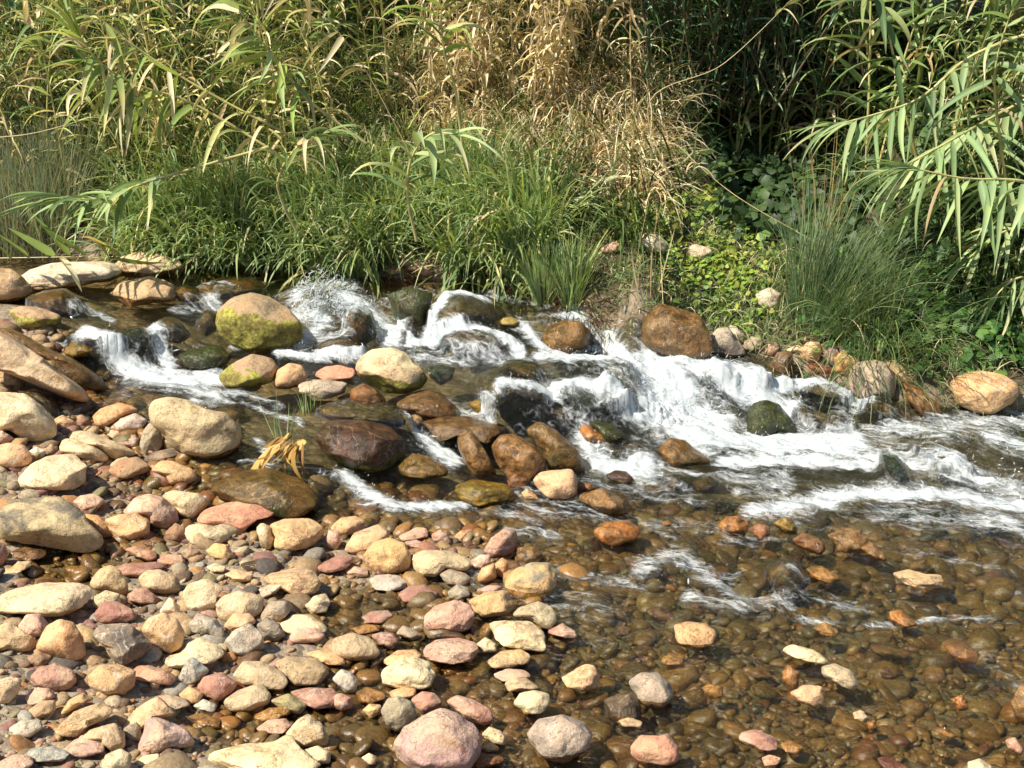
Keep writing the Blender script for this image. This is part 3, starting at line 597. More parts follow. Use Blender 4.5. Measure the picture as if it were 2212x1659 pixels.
4|wo|wB|660,720 740,640 880,615 1050,650 1160,730 1190,790 1000,800 850,780 720,760|rust and olive boulder under the second fall of white water
4|wo|wB|1290,730 1330,640 1440,590 1560,600 1620,670 1600,750 1480,795 1350,790|round olive brown boulder left of the tall right-hand cascade
4|bt2|wB|1945,650 1980,560 2050,480 2212,520 2330,560 2420,740 2400,800 2200,810 1990,790 1940,740|big brown block under the ground cover at the far bank
4|wb|wB|560,520 640,420 800,410 980,470 1100,570 1000,600 850,580 700,650 600,640|wide brown boulder at the brink of the upper pool
4|yg||975,590 1030,565 1110,565 1170,610 1130,640 1040,625 990,610|small yellow-green stone above the rust and olive boulder
4|gr|wB|300,420 450,380 600,420 560,560 540,690 440,620 340,560|dark green rock face at the brink of the upper pool
4|wb|w|20,560 100,510 190,560 230,690 120,740 30,680
4|wb|w|380,620 450,590 540,660 550,720 460,740 400,690
4|wo|w|-180,790 -100,725 20,720 100,735 150,790 110,820 0,815 -130,810
4|gr|w|560,890 650,880 740,900 720,970 640,1000 570,950
4|wb|wB|880,960 950,920 1080,930 1250,1010 1400,1110 1300,1130 1150,1080 1000,1150 900,1060|ridged brown rock streaming with water in mid-cascade
4|ob|wB|1020,890 1120,860 1260,880 1310,940 1290,1000 1150,950
4|gr|wB|1300,1000 1500,950 1750,960 1870,1080 1800,1160 1650,1200 1500,1150 1380,1080|broad dark green rock under the glassy water hump
4|wo|w|1350,1190 1420,1160 1510,1200 1520,1240 1430,1245
4|gr|wB|1590,1255 1660,1245 1770,1270 1855,1340 1820,1380 1720,1370 1640,1300|small dark green mossy stone in the white water
4|og|w|1540,1290 1590,1265 1650,1310 1760,1370 1700,1385 1600,1375 1550,1340
4|wb|w|1800,1410 1880,1395 2000,1440 2095,1510 2000,1520 1900,1490
4|wb|w|2000,1320 2050,1305 2110,1340 2060,1370
4|wo|wB|2050,1440 2120,1350 2230,1370 2330,1450 2430,1500 2330,1510 2150,1530 2080,1490|olive brown rock with a pointed right end in the white water
4|pb|w|1710,1600 1770,1565 1850,1570 1900,1620 1880,1650 1760,1630
4|yg|w|820,1130 900,1100 985,1190 960,1230 880,1200
4|ta||270,265 330,235 400,260 400,290 320,300
4|pk||420,260 500,195 560,210 600,270 590,320 520,300 450,270
4|cr||330,180 400,155 470,175 500,210 440,250 380,230
4|sp||690,150 760,125 840,160 820,200 740,215
4|br|w|400,290 450,260 520,300 490,330 420,310
4|wh|B|1910,60 1970,30 2060,40 2120,90 2100,150 2010,160 1950,120|whitish rock among the ground cover on the far bank
4|ro||1680,130 1760,85 1815,100 1790,150 1700,170
5|wh|B|20,130 80,98 160,120 200,150 150,215 60,200 20,170
5|wh||470,430 560,380 640,420 640,500 560,540 490,490
5|gm|Ba|165,770 170,700 240,640 300,650 380,740 415,810 330,845 230,835|dark grey mauve rock right of the big brown block
5|lg||275,660 340,630 410,690 400,740 330,730
5|gy||395,740 440,700 510,700 520,760 460,790 400,790
5|rr||530,800 570,750 620,770 610,820 560,830
5|gm|wB|565,890 610,800 700,790 720,860 690,940 630,960 580,930
5|mv|a|770,720 860,670 940,628 985,660 980,700 880,730 800,750|mauve wedge rock topmost of the rock pile on the far bank
5|mv|a|890,760 950,720 1000,760 1070,790 1040,860 960,890 920,830
5|sp||750,790 810,735 880,730 900,780 890,850 820,870 770,840
5|cr||670,790 720,755 780,760 760,800 690,800
5|ma|w|800,880 900,870 1000,920 960,970 850,950
5|og||975,850 1020,800 1110,810 1150,860 1100,930 1060,960 1000,930|orange tan crusty rock at the right of the far bank pile
5|gm|Bt|1080,950 1110,880 1230,845 1320,870 1380,960 1380,1060 1300,1095 1180,1105 1090,1050|rounded grey brown boulder in front of an ochre one at the far bank
5|oc||1305,870 1360,850 1430,900 1505,990 1500,1020 1400,1020 1370,950
5|ot|B|1730,1020 1800,950 1920,920 2060,930 2150,980 2180,1040 2130,1120 2010,1200 1900,1200 1790,1150 1750,1080|big egg-shaped tan boulder at the right end of the far bank
5|gr|wB|415,1190 460,1130 530,1108 620,1130 700,1220 755,1310 640,1290 560,1320 420,1325|peaked boulder with dark green moss and an ochre edge in the white water
5|ob|w|710,1160 780,1150 880,1230 970,1290 850,1270 750,1220
5|wb|w|960,1200 1030,1190 1080,1250 1050,1330 960,1310 930,1250
5|wb|w|590,960 650,950 705,1000 680,1045 610,1020
5|wb|wB|1180,1130 1280,1110 1400,1160 1430,1230 1300,1210 1200,1170
5|tb|w|1440,1030 1540,1040 1660,1130 1700,1190 1560,1190 1450,1120
5|wb|wB|1480,1410 1600,1400 1780,1450 1870,1530 1750,1550 1600,1500
5|gr|wB|1290,1480 1370,1490 1450,1560 1480,1620 1380,1620 1320,1560
5|wb|w|130,930 190,870 300,880 350,960 260,980 150,960
5|wb|wB|300,870 420,860 520,890 560,960 480,990 350,940
5|ob|wB|700,990 850,960 1000,1010 1100,1080 1000,1090 850,1060 720,1040
5|wb|w|-100,1600 -20,1590 60,1640 20,1690 -80,1680
5|wb|w|60,1640 160,1600 230,1650 200,1700 90,1700
"""
# ------------------------------------------------------------------ stones
PAL = { # name: (colour, second tone, word)   linear albedo
 'cr': ((.60,.50,.34),(.52,.41,.26),'cream'), 'cy': ((.65,.54,.36),(.58,.46,.27),'pale yellow'), 'wh': ((.62,.56,.46),(.50,.44,.35),'whitish'),
 'ta': ((.50,.36,.21),(.42,.29,.16),'tan'), 'be': ((.48,.39,.26),(.40,.31,.19),'beige'), 'pk': ((.54,.35,.27),(.42,.24,.18),'pink'),
 'sa': ((.52,.25,.17),(.46,.25,.16),'salmon pink'), 'sp': ((.60,.40,.25),(.56,.34,.20),'peach'), 'rr': ((.38,.205,.16),(.46,.29,.22),'dusky rose'),
 'ro': ((.56,.37,.28),(.48,.29,.23),'pale pink'), 'mv': ((.40,.27,.26),(.46,.30,.24),'mauve'), 'ma': ((.29,.145,.12),(.34,.19,.15),'maroon'),
 'rd': ((.42,.20,.13),(.46,.26,.17),'brick red'), 'og': ((.55,.28,.11),(.52,.33,.16),'orange'), 'ot': ((.57,.38,.22),(.50,.29,.12),'orange tan'),
 'oc': ((.54,.37,.18),(.46,.30,.14),'ochre'), 'br': ((.24,.15,.09),(.32,.22,.14),'brown'), 'gy': ((.27,.24,.19),(.33,.28,.21),'grey'),
 'lg': ((.42,.39,.33),(.36,.34,.29),'pale grey'), 'dg': ((.13,.11,.095),(.18,.15,.12),'dark grey'), 'bg': ((.25,.26,.25),(.32,.31,.28),'blue grey'),
 'ol': ((.30,.26,.13),(.24,.19,.10),'olive'), 'tb': ((.33,.235,.14),(.42,.29,.16),'tan brown'), 'ru': ((.36,.19,.11),(.30,.20,.12),'rust brown'),
 'gt': ((.46,.36,.22),(.30,.25,.19),'grey and tan'), 'gm': ((.26,.22,.19),(.38,.33,.28),'grey brown'), 'go': ((.30,.27,.19),(.24,.21,.15),'olive grey'),
 'wb': ((.23,.16,.065),(.17,.14,.05),'wet olive brown'), 'wo': ((.33,.215,.09),(.21,.15,.06),'wet ochre brown'), 'ob': ((.28,.20,.085),(.22,.17,.06),'olive brown'),
 'yg': ((.34,.26,.055),(.26,.22,.06),'golden olive'), 'gr': ((.06,.075,.03),(.10,.09,.035),'dark green'), 'my': ((.34,.235,.15),(.30,.22,.12),'mossy yellow-green'),
 'bo': ((.25,.18,.085),(.33,.25,.14),'olive brown'), 'tp': ((.54,.41,.29),(.47,.34,.22),'pale pinkish tan'), 'wp': ((.58,.48,.42),(.55,.40,.33),'white-pink'),
 'bt': ((.52,.42,.28),(.44,.33,.19),'pale tan'), 'bt2': ((.34,.27,.17),(.27,.185,.10),'brown'), 'pb': ((.13,.075,.055),(.09,.06,.04),'purple brown'), 'bn': ((.25,.18,.10),(.18,.125,.065),'brown'),
 'cm': ((.56,.46,.32),(.48,.38,.24),'cream-topped')}
CR = {'3': (0, 494, 1/3), '4': (737, 494, 1/3), '5': (1474.6, 494, 1/3), '6': (0, 987.5, .4047), '7': (737.3, 987.5, .4047), '8': (1474.6, 987.5, .4047)}
stones = []
for ln in STONES.strip().splitlines():
    p = ln.split('|'); ox, oy, k = CR[p[0]]
    P = np.array([[float(q) for q in w.split(',')] for w in p[3].split()])*k+np.array([ox, oy])
    stones.append(dict(col=p[1], fl=p[2], P=P, desc=p[4] if len(p) > 4 else None))
def radial(P, c, th, n=96):
    Q = P-c; Q = np.concatenate([Q, Q[:1]]); a, b = Q[:-1], Q[1:]
    R = np.zeros(n); tt = np.arange(n)*2*pi/n
    for i, t in enumerate(tt):
        d = np.array([cos(t), sin(t)]); e = b-a; den = d[0]*e[:, 1]-d[1]*e[:, 0]; den = np.where(abs(den) < 1e-9, 1e-9, den)
        s = (a[:, 0]*e[:, 1]-a[:, 1]*e[:, 0])/den; r = (a[:, 0]*d[1]-a[:, 1]*d[0])/den
        ok = (s > 0) & (r >= -1e-6) & (r <= 1+1e-6); R[i] = s[ok].max() if ok.any() else 0
    bad = R <= 0
    if bad.any(): R[bad] = np.interp(tt[bad], tt[~bad], R[~bad], period=2*pi)
    k = np.array([1, 3, 5, 3, 1.]); k /= k.sum(); R = sum(np.roll(R, j-2)*k[j] for j in range(5))
    return np.interp(np.mod(th, 2*pi), np.append(tt, 2*pi), np.append(R, R[0]))
def area_c(P):
    x, y = P[:, 0], P[:, 1]; x2, y2 = np.roll(x, -1), np.roll(y, -1); cr = x*y2-x2*y; A = cr.sum()/2
    return abs(A), np.array([((x+x2)*cr).sum()/(6*A), ((y+y2)*cr).sum()/(6*A)])
foot = []
for si, s in enumerate(stones):
    P = s['P']; A, c = area_c(P); mn, mx = P.min(0), P.max(0); w, h = mx-mn; s.update(A=A, c=c, w=w, h=h)
    fl, col = s['fl'], s['col']; big_ = 'B' in fl or w > 80; wetall = 'w' in fl or 's' in fl
    vb = mx[1]-.06*h; ub = P[np.argmax(P[:, 1]), 0]*.3+c[0]*.7
    g = hit(ub, min(vb, mx[1]), Sz)
    if g[1] > shore(g[0])+.02: g = hit(ub, mx[1]-.03*h, Sz)
    dc = ray(np.array([c[0]]), np.array([c[1]]))[0]; dn = dc/np.linalg.norm(dc); sphi = -dn[2]; cphi = math.sqrt(1-sphi**2)
    fdist = g@FW-CP@FW; pxm = TX/1106*fdist; a = w/2*pxm; H = h/2*pxm
    b = min(.82*a, .9*H/sphi) if not (H > a) else .8*H
    b = max(b, .45*min(a, H)); cc = math.sqrt(max(H*H-(b*sphi)**2, (.45*H)**2))/cphi
    cc = max(cc, .30*a)
    if 's' in fl: cc = min(cc, max(.03, .4*a))
    # the bottom of the outline lies on the ground: centre is back by about the depth radius
    yc = g[1]+.22*b; ctr = CP+dc*(yc/dc[1]); sc = (ctr-CP)@FW/fdist; a, b, cc, H = a*sc, b*sc, cc*sc, H*sc; pxm *= sc
    if 's' in fl:
        for _ in range(60):
            if ctr[2]+cc < Wz(ctr[0], ctr[1])-.012: break
            ctr = ctr+dc*.012
    sub = 5 if w*1.0 > 110 else (4 if w > 38 else 3)
    v, f = ico(sub); V = v.copy(); sd_ = si*13+5
    q = 1.0
    lump = fbm(v[:, 0]*1.1, v[:, 1]*1.1, v[:, 2]*1.1, sd_, 2)
    V = V*(1+.22*lump)[:, None]
    rs = np.random.default_rng(sd_)
    ncut = 14 if 'a' in fl else 9
    for _ in range(ncut):                       # worn facets
        n = rs.normal(size=3); n /= np.linalg.norm(n); d0 = rs.uniform(.66, .86) if 'a' in fl else rs.uniform(.76, .93)
        e = V@n-d0; soft = .05 if 'a' in fl else .12
        V = V-np.outer(np.where(e > 0, e*(1-soft*1.6), 0), n)
    fine = fbm(v[:, 0]*4.3, v[:, 1]*4.3, v[:, 2]*4.3, sd_+3, 3); V = V*(1+(.06 if 'a' in fl else .045)*fine)[:, None]
    V = V*np.array([a, b, cc])
    # conform the silhouette seen along the view to the traced outline, keeping depth
    ex = np.cross(dn, [0, 0, 1]); ex /= np.linalg.norm(ex); ez = np.cross(ex, dn)
    px, pz, pd = V@ex, V@ez, V@dn; r = np.hypot(px, pz); th = np.arctan2(-pz, px)
    nb = 64; bins = (np.mod(th, 2*pi)/(2*pi)*nb).astype(int) % nb; env = np.zeros(nb); np.maximum.at(env, bins, r)
    z_ = env <= 0
    if z_.any(): env[z_] = env[~z_].mean()
    env = (np.roll(env, 1)+2*env+np.roll(env, -1))/4; tb = (np.arange(nb)+.5)*2*pi/nb
    en = np.interp(np.mod(th, 2*pi), tb, env, period=2*pi); tgt = radial(P, c, th)*pxm
    # radius is scaled fully at the rim
    k = tgt/en; px, pz = px*k, pz*k
    if wetall and 's' not in fl or 't' in fl: pz = np.where(pz < 0, pz*1.28, pz)
    V = np.outer(px, ex)+np.outer(pz, ez)+np.outer(pd, dn)
    if 'h' in fl:
        ch = np.array([.0, -.9, .25]); ch /= np.linalg.norm(ch); dd = np.linalg.norm(v-ch, axis=1); V = V*(1-.28*np.exp(-(dd/.2)**2))[:, None]
    Wd = V+ctr; wl = Wz(Wd[:, 0], Wd[:, 1]); hz = Wd[:, 2]-wl; ny = v[:, 2]
    inwater = Bz(ctr[0], ctr[1]) < Wz(ctr[0], ctr[1])+.02
    if wetall: wet = np.ones(len(V))
    else:
        band = .32*2*cc*(1.0 if 't' in fl else .5) if inwater else .02
        wet = 1-sstep(band*.6, band*1.3, hz+0*ny)
        wet = wet+.25*(fbm(v[:, 0]*2, v[:, 1]*2, v[:, 2]*2, sd_+9, 2) > .45)*(1 if 'B' in fl and si % 3 == 0 else 0)
    moss = np.zeros(len(V)); alg = np.zeros(len(V)); nz = v[:, 2]+.5*fbm(v[:, 0]*1.7, v[:, 1]*1.7, v[:, 2]*1.7, sd_+4, 2)
    if col == 'my': moss = 1-sstep(.05, .65, nz+.25*v[:, 0])
    if col == 'cm': moss = (1-sstep(-.35, .15, nz-.2*v[:, 0])); wet = np.maximum(wet*.8, .9*(1-sstep(-.15, .15, nz)))
    if col in ('yg',): moss = np.full(len(V), .30)
    if col in ('wb', 'ob', 'bo', 'wo'): moss = .18+.1*nz*0; alg = np.clip(.22+.35*(1-sstep(-.4, .4, nz)), 0, 1); alg = alg+0*nz; moss = moss+0*nz
    if col == 'pb': alg = .75*(1-sstep(-.45, -.1, nz)); moss = .45*(1-sstep(-.5, -.2, nz))
    if wetall and big_: alg = np.maximum(alg, .33); moss = np.maximum(moss, .19)
    if col == 'gr': alg = np.full(len(V), .62)
    if 't' in fl and col not in ('cm',): wet = np.clip(wet, 0, 1); wet = wet*np.ones(len(V))
    c1, c2, word = PAL[col]; c2 = np.array(c2)*.65+np.array(((.50,.38,.26),(.42,.36,.28),(.52,.34,.24))[si % 3])*.35 if not wetall else np.array(c2); tone = np.tile(c2, (len(V), 1))
    if col == 'oc' and 'B' in fl and 't' in fl: m = sstep(.35, .55, nz-.2*v[:, 0]); tone = tone*(1-m)[:, None]+np.array((.26, .24, .19))*m[:, None]
    if col == 'gt': tone = np.where(((nz-.35*v[:, 0]) > .25)[:, None], np.array((.17, .15, .12)), np.array((.46, .36, .22)))
    big = w > 105 or 'B' in fl
    me = newmesh('boulder' if big else 'stone', V, f); attr(me, 'wet', np.clip(wet, 0, 1)); attr(me, 'moss', moss); attr(me, 'algae', alg); attr(me, 'tone', tone*np.array((1.02, .96, .86)))
    j = rs.uniform(.90, 1.10); jc = np.array(c1)*j*(1+rs.uniform(-.04, .04, 3))*np.array((1.03, .97, .86))
    o = link('boulder' if big else 'stone', me, M_STONE); o.location = ctr; o.color = (*np.clip(jc, 0, .9), 1)
    s.update(o=o, word=word, big=big, ctr=ctr, inwater=inwater, asp=w/max(h, 1)); foot.append((ctr[0], ctr[1], a, b, ctr[2], cc))
# labels: traced description, else look + nearest named neighbour
lands = [s for s in stones if s['desc']]
short = {}
def size_word(s):
    return 'tiny' if s['A'] < 700 else 'small' if s['A'] < 2300 else 'medium' if s['A'] < 6500 else 'large'
def shape_word(s):
    if 'a' in s['fl']: return 'angular'
    if s['asp'] > 2.6: return 'long flat'
    if s['asp'] > 1.7: return 'flattish'
    if s['asp'] < .85: return 'upright'
    return 'rounded'
import re
for s in lands:
    m = re.match(r"^(.*?\b(?:stone|boulder|slab|rock|face|tan)\b)(?! (?:stone|boulder|slab|rock|brown|oval|flat|wedge|dome|angular))", s['desc']); p = m.group(1) if m else s['desc']
    if not re.search(r"(stone|boulder|slab|rock|face)$", p) or sum(q['desc'].startswith(p) for q in lands) > 1: p = s['desc']
    s['short'] = p
def rel(s, l):
    d = s['c']-l['c']; nx, ny = d[0]/(l['w']+s['w']), d[1]/(l['h']+s['h'])
    if abs(nx) > abs(ny)*1.0: return 'left of' if nx < 0 else 'right of'
    return 'above' if ny < 0 else 'below'
def cut(t, n):
    ws = t.split()
    if len(ws) <= n: return t
    ws = ws[:n]
    while ws[-1].rstrip(',') in ('the','a','an','of','with','and','in','at','on','to','its','by','under','below','above','beside','behind','between','among','left','right','tan','cream','big','pale','one','big','end','dark','mossy','brown','large','grey','from','near','across','into'): ws.pop()
    return ' '.join(ws).rstrip(',')
used = set(cut(s['desc'], 16) for s in lands)
for s in stones:
    o = s['o']; o['category'] = 'boulder' if s['big'] else 'stone'
    o['group'] = 'stones and boulders of the stream'
    if s['desc']: o['label'] = cut(s['desc'], 16); continue
    bw = 'boulder' if s['big'] else 'stone'
    head = [s['word']+' '+bw, size_word(s)+' '+s['word']+' '+bw, s['word']+' '+shape_word(s)+' '+bw, size_word(s)+' '+s['word']+' '+shape_word(s)+' '+bw]
    near = sorted(lands, key=lambda l: np.hypot(*(s['c']-l['c'])))[:4]; done = False
    for l in near:
        for hd in (head[3], head[1], head[2]):
            lb = hd+' '+rel(s, l)+' the '+cut(l['short'], 16-len(hd.split())-3)
            lb = cut(lb, 16)
            same = [q for q in stones if q is not s and q['word'] == s['word'] and shape_word(q) == shape_word(s) and size_word(q) == size_word(s) and rel(q, l) == rel(s, l) and np.hypot(*(q['c']-l['c'])) < np.hypot(*(s['c']-l['c']))*1.6]
            if lb not in used and not same: used.add(lb); o['label'] = lb; done = True; break
        if done: break
    if not done:
        l = near[0]; lb = cut('%s just %s the %s' % (head[3], rel(s, l), cut(l['short'], 9)), 16)
        alts = ['nearer %s', 'second %s', 'third %s', 'further %s']; i = 0
        while lb in used and i < 4: lb = cut((alts[i] % head[3])+' '+rel(s, near[i % 4])+' the '+cut(near[i % 4]['short'], 9), 16); i += 1
        used.add(lb); o['label'] = lb
print('stones', len(stones))

# ------------------------------------------------------------------ gravel: uncountable small pebbles between the stones
N = 25000
u = rng.uniform(-500, 2750, N); v = 1040+(2100-1040)*rng.random(N)**1.15
ex = int(2600); u[:ex] = rng.uniform(-100, 520, ex); v[:ex] = rng.uniform(860, 1090, ex)
ey = 2500; u[ex:ex+ey] = rng.uniform(900, 2300, ey); v[ex:ex+ey] = rng.uniform(1060, 1200, ey)
P = plane(u, v, 0.0); x, y = P[:, 0], P[:, 1]; z = Bz(x, y); u2, v2, d = proj(x, y, z)
wl0 = Wz(x, y)
keep = (y < shore(x)-.05) & (np.abs(x) < 5)
x, y, z, d, wl0 = x[keep], y[keep], z[keep], d[keep], wl0[keep]; n = len(x)
r = d*TX/1106*np.exp(rng.normal(math.log(8.8), .55, n)); r = np.clip(r*np.where(wl0 > z+.005, 1.15, .98), .007, .065)
pc = [PAL[k][0] for k in ('ta','be','ot','oc','br','gy','rr','pk','ma','rd','lg','ol','tb','dg','og','cr')]; pw = np.array([12,8,9,8,9,6,5,4,5,4,4,6,10,4,3,6.]); pw /= pw.sum()
c = np.array(pc)[rng.choice(len(pc), n, p=pw)]*rng.uniform(.75, 1.15, (n, 1))
wl = Wz(x, y); under = sstep(.02, -.01, z-wl+r*.3)
alg = np.array((.36, .27, .11))*rng.uniform(.5, 1.2, (n, 1)); c = c*(1-.28*(1-under))[:, None]; mx_ = (under*rng.uniform(.1, .75, n))[:, None]; c = c*(1-mx_)+alg*mx_; dk = (under*sstep(.05, .3, fbm(x*2.6, y*2.6, 0, 81, 3)+rng.normal(0, .12, n))*.6)[:, None]; c = c*(1-dk)+np.array((.055, .06, .028))*dk
v1, f1 = ico(2); nv = len(v1); sq = np.stack([rng.uniform(.8, 1.35, n), rng.uniform(.7, 1.1, n), rng.uniform(.4, .75, n)], 1)
ang = rng.uniform(0, 2*pi, n); V = v1[None]*sq[:, None]*r[:, None, None]
idx = rng.integers(0, 1000, n)
V = V*(1+.22*vnoise(v1[None, :, 0]*1.6+idx[:, None]*3.1, v1[None, :, 1]*1.6+idx[:, None]*1.7, v1[None, :, 2]*1.6+0*idx[:, None], 77))[:, :, None]
ca, sa = np.cos(ang)[:, None], np.sin(ang)[:, None]; tl = rng.normal(0, .3, n)[:, None]
Vx = V[..., 0]*ca-V[..., 1]*sa; Vy = V[..., 0]*sa+V[..., 1]*ca; Vzz = V[..., 2]+Vx*tl
pz_ = z+r*np.where(wl0 > z+.005, rng.uniform(.1, .45, n), rng.uniform(-.25, .2, n))
pz_ = np.where(wl-z > .02, np.minimum(pz_, wl-r*.55), pz_)
V = np.stack([Vx+x[:, None], Vy+y[:, None], Vzz+pz_[:, None]], -1).reshape(-1, 3)
Fc = (f1[None]+(np.arange(n)*nv)[:, None, None]).reshape(-1, 3)
me = newmesh('gravel', V, Fc); attr(me, 'col', np.repeat(c, nv, 0)); attr(me, 'wet', np.repeat(np.clip(sstep(.035, .0, pz_-wl), 0, 1), nv))
link('gravel', me, M_PEB, label='small mixed river pebbles filling the gaps between larger stones', cat='gravel', kind='stuff')
FILMED = [s for s in stones if 'w' in s['fl'] and s['col'] in ('wb', 'gr', 'ob', 'wo', 'bo') and not any(q in (s['desc'] or '') for q in ('peaked', 'small dark green', 'round dark', 'smooth olive', 'broad wet', 'long olive', 'rounded tan', 'round olive', 'pointed right', 'dark green rock face'))]
wx = np.concatenate([np.linspace(-14, -3.4, 60)[:-1], np.arange(-3.4, 3.4, .0085), np.linspace(3.4, 14, 60)])
wy = np.concatenate([np.linspace(1.2, 2.9, 60)[:-1], np.arange(2.9, 8.9, .0105), np.linspace(8.9, 9.8, 20)])
X, Y = np.meshgrid(wx, wy); Z0 = Wz(X, Y)
A = X*fx_+Y*fy_; Bc = -X*fy_+Y*fx_
U, Vv, _ = proj(X, Y, Z0)
wob = 14*vnoise(X*6, Y*6, 0, 3); F = foam_at(U+wob, Vv+.5*wob)
gy = np.abs(np.gradient(Z0, wy, axis=0)); gx = np.abs(np.gradient(Z0, wx, axis=1))
FIL = np.zeros_like(Z0); HM = np.full(Z0.shape, -9.0)
for s in FILMED:                                   # thin sheets of water sliding over drowned rocks
    Vw = np.array([q.co[:] for q in s['o'].data.vertices])+s['ctr']; fcs = np.array([q.vertices[:] for q in s['o'].data.polygons]); ws = rng.dirichlet((1, 1, 1), (len(fcs), 12))
    Pw = np.einsum('fkc,fcd->fkd', ws, Vw[fcs]).reshape(-1, 3); Pw = np.concatenate([Pw, Vw]); ix = np.searchsorted(wx, Pw[:, 0]); iy = np.searchsorted(wy, Pw[:, 1]); ok = (ix > 0) & (ix < len(wx)) & (iy > 0) & (iy < len(wy))
    np.maximum.at(HM, (iy[ok], ix[ok]), Pw[ok, 2])
for _ in range(2):
    for ax_ in (0, 1): HM = np.maximum(HM, np.where(HM < -5, np.maximum(np.roll(HM, 1, ax_), np.roll(HM, -1, ax_)), HM))
Zf = np.maximum(Z0, np.where(HM > Z0-.02, HM+.010, Z0))
def blur(a, n):
    for _ in range(n):
        for ax_ in (0, 1): a = (np.roll(a, 1, ax_)+2*a+np.roll(a, -1, ax_))/4
    return a
Zf = np.maximum(blur(Zf, 9), np.where(HM > Z0-.02, HM+.006, -9)); FIL = sstep(.004, .03, Zf-Z0); Z0 = np.maximum(Zf, Z0)
gy = blur(gy, 3); gx = blur(gx, 3)
steep = sstep(.10, .45, np.hypot(gx, gy)); rapid = sstep(6.4-1.6, 6.0, Y+0*X)
F = np.maximum(F, .12*FIL); F = np.maximum(F, .13*sstep(5.2, 6.0, Y)*sstep(.46, .42, Z0)*sstep(-1.6, -.9, X)); F = np.maximum(F, .22*sstep(4.6, 5.3, Y)*sstep(.3, 1.2, X)); F = np.maximum(F, .36*sstep(.0, .45, fbm(A*1.1, Bc*3.6, 0, 61, 3))*sstep(3.9, 4.6, Y)*sstep(-1.0, .1, X)*sstep(6, 5.6, Y)); F = np.maximum(F, .30*steep*(1-.6*FIL)*sstep(5.2, 6.0, Y))  # across the shallows, white streaks are painted in place of ripple reflections
turb = np.clip(.16+.55*steep+.75*np.clip(F, 0, 1), 0, 1)
mid = sstep(4.6, 5.6, Y); turb = np.clip(turb+.16*mid*sstep(.47, .40, Z0)+.46*sstep(-.6, .6, X)*(.5+.5*sstep(3.6, 4.6, Y))+.10*sstep(-1.2, -.2, X), 0, 1)
rip = fbm(A*2.6, Bc*6.5, 0, 21, 3)*.55+(1-2*np.abs(fbm(A*4.5, Bc*11, 0, 22, 3)))*.45
fine = fbm(A*16, Bc*28, 0, 23, 3)
film_ = 1-.75*FIL
Z = Z0+film_*rip*(.005+.028*turb)+fine*(.0025+.011*turb)
foamy = np.clip(F, 0, 1.2)
Z += np.clip(fbm(X*13, Y*13, 0, 31, 3)+.15, 0, 1)*.022*np.clip(foamy-.35, 0, 1)+.010*np.clip(fbm(X*38, Y*38, 0, 33, 2), 0, 1)*np.clip(foamy-.3, 0, 1)
SP = np.zeros_like(Z)
for u, v, rx, ry, hh in SPL:
    c = hit(u, v, Wz); m = (np.abs(X-c[0]) < 3*rx) & (np.abs(Y-c[1]) < 3*ry)
    g = np.exp(-((X[m]-c[0])/rx)**2-((Y[m]-c[1])/ry)**2)
    k = np.clip(.45+.9*fbm(X[m]*9, Y[m]*9, 0, 41, 3), 0, 1.3)*np.clip(.55+1.1*np.abs(vnoise(X[m]*33, Y[m]*33, 0, 43)), 0, 1.5)
    Z[m] += .42*hh*g*k; SP[m] = np.maximum(SP[m], g)
F = np.maximum(F, .50*SP*(.6+.8*np.clip(fbm(X*12, Y*12, 0, 44, 2)+.3, 0, 1)))
me = newmesh('water', np.stack([X, Y, Z], -1).reshape(-1, 3), grid_faces(len(wx), len(wy)))
attr(me, 'foam', F.ravel()); attr(me, 'turb', turb.ravel())
a = me.attributes.new('flow', 'FLOAT_VECTOR', 'POINT'); a.data.foreach_set('vector', np.stack([A, Bc+.06*fbm(A*2, Bc*2, 0, 9, 2), Z*1.0], -1).astype(np.float32).ravel())
water = link('water', me, water_material(), kind='structure')
print('water verts', X.size)
WF = (F, X, Y, Z)

# spray: loose droplets thrown up by the falls
def balls(P, R, sub=1, squash=None):
    v, f = ico(sub); n = len(P); V = v[None]*R[:, None, None]
    if squash is not None: V = V*squash[:, None, :]
    V = V+P[:, None]; Fc = f[None]+(np.arange(n)*len(v))[:, None, None]
    return V.reshape(-1, 3), Fc.reshape(-1, 3)
PP, RR = [], []
for u, v, rx, ry, hh in SPL:
    c = hit(u, v, Wz); n = int(30+900*hh); g = rng.normal(size=(n, 2)); k = rng.random(n)**1.8
    if c[1] < 5.6: n = 8; g = g[:8]; k = k[:8]
    if hh > .085: n = 800; g = rng.normal(size=(n, 2)); g[:, 0] = g[:, 0]*.8+.35; k = rng.random(n)**1.6*2.1*np.exp(-.5*g[:, 0]**2)
    x = c[0]+g[:, 0]*rx*.75*(1+.3*k); y = c[1]+g[:, 1]*ry*.6; z = Wz(x, y)+.012+k*hh*1.15*np.exp(-(g**2).sum(1)*.22)
    PP.append(np.stack([x, y, z], 1)); RR.append(.0013+.0030*rng.random(n)**3.5)
_f = (F*((X > -3.2) & (X < 3.2) & (Y > 4) & (Y < 8.8))*(Z0 < .46)).ravel(); _p = np.where(_f > .6, _f**2, 0); _k = rng.choice(len(_p), 3000, p=_p/_p.sum())
k = rng.random(3000)**3; PP.append(np.stack([X.ravel()[_k]+rng.normal(0, .01, 3000), Y.ravel()[_k]+rng.normal(0, .01, 3000), Z.ravel()[_k]+.004+.05*k], 1)); RR.append(.0013+.0016*rng.random(3000)**3)
P_, R_ = np.concatenate(PP), np.concatenate(RR); n_ = len(P_)
dv = rng.normal(0, .7, (n_, 3))+np.array([.3, -.3, .9]); dv /= np.linalg.norm(dv, axis=1)[:, None]; el = 1+rng.random(n_)**2*7
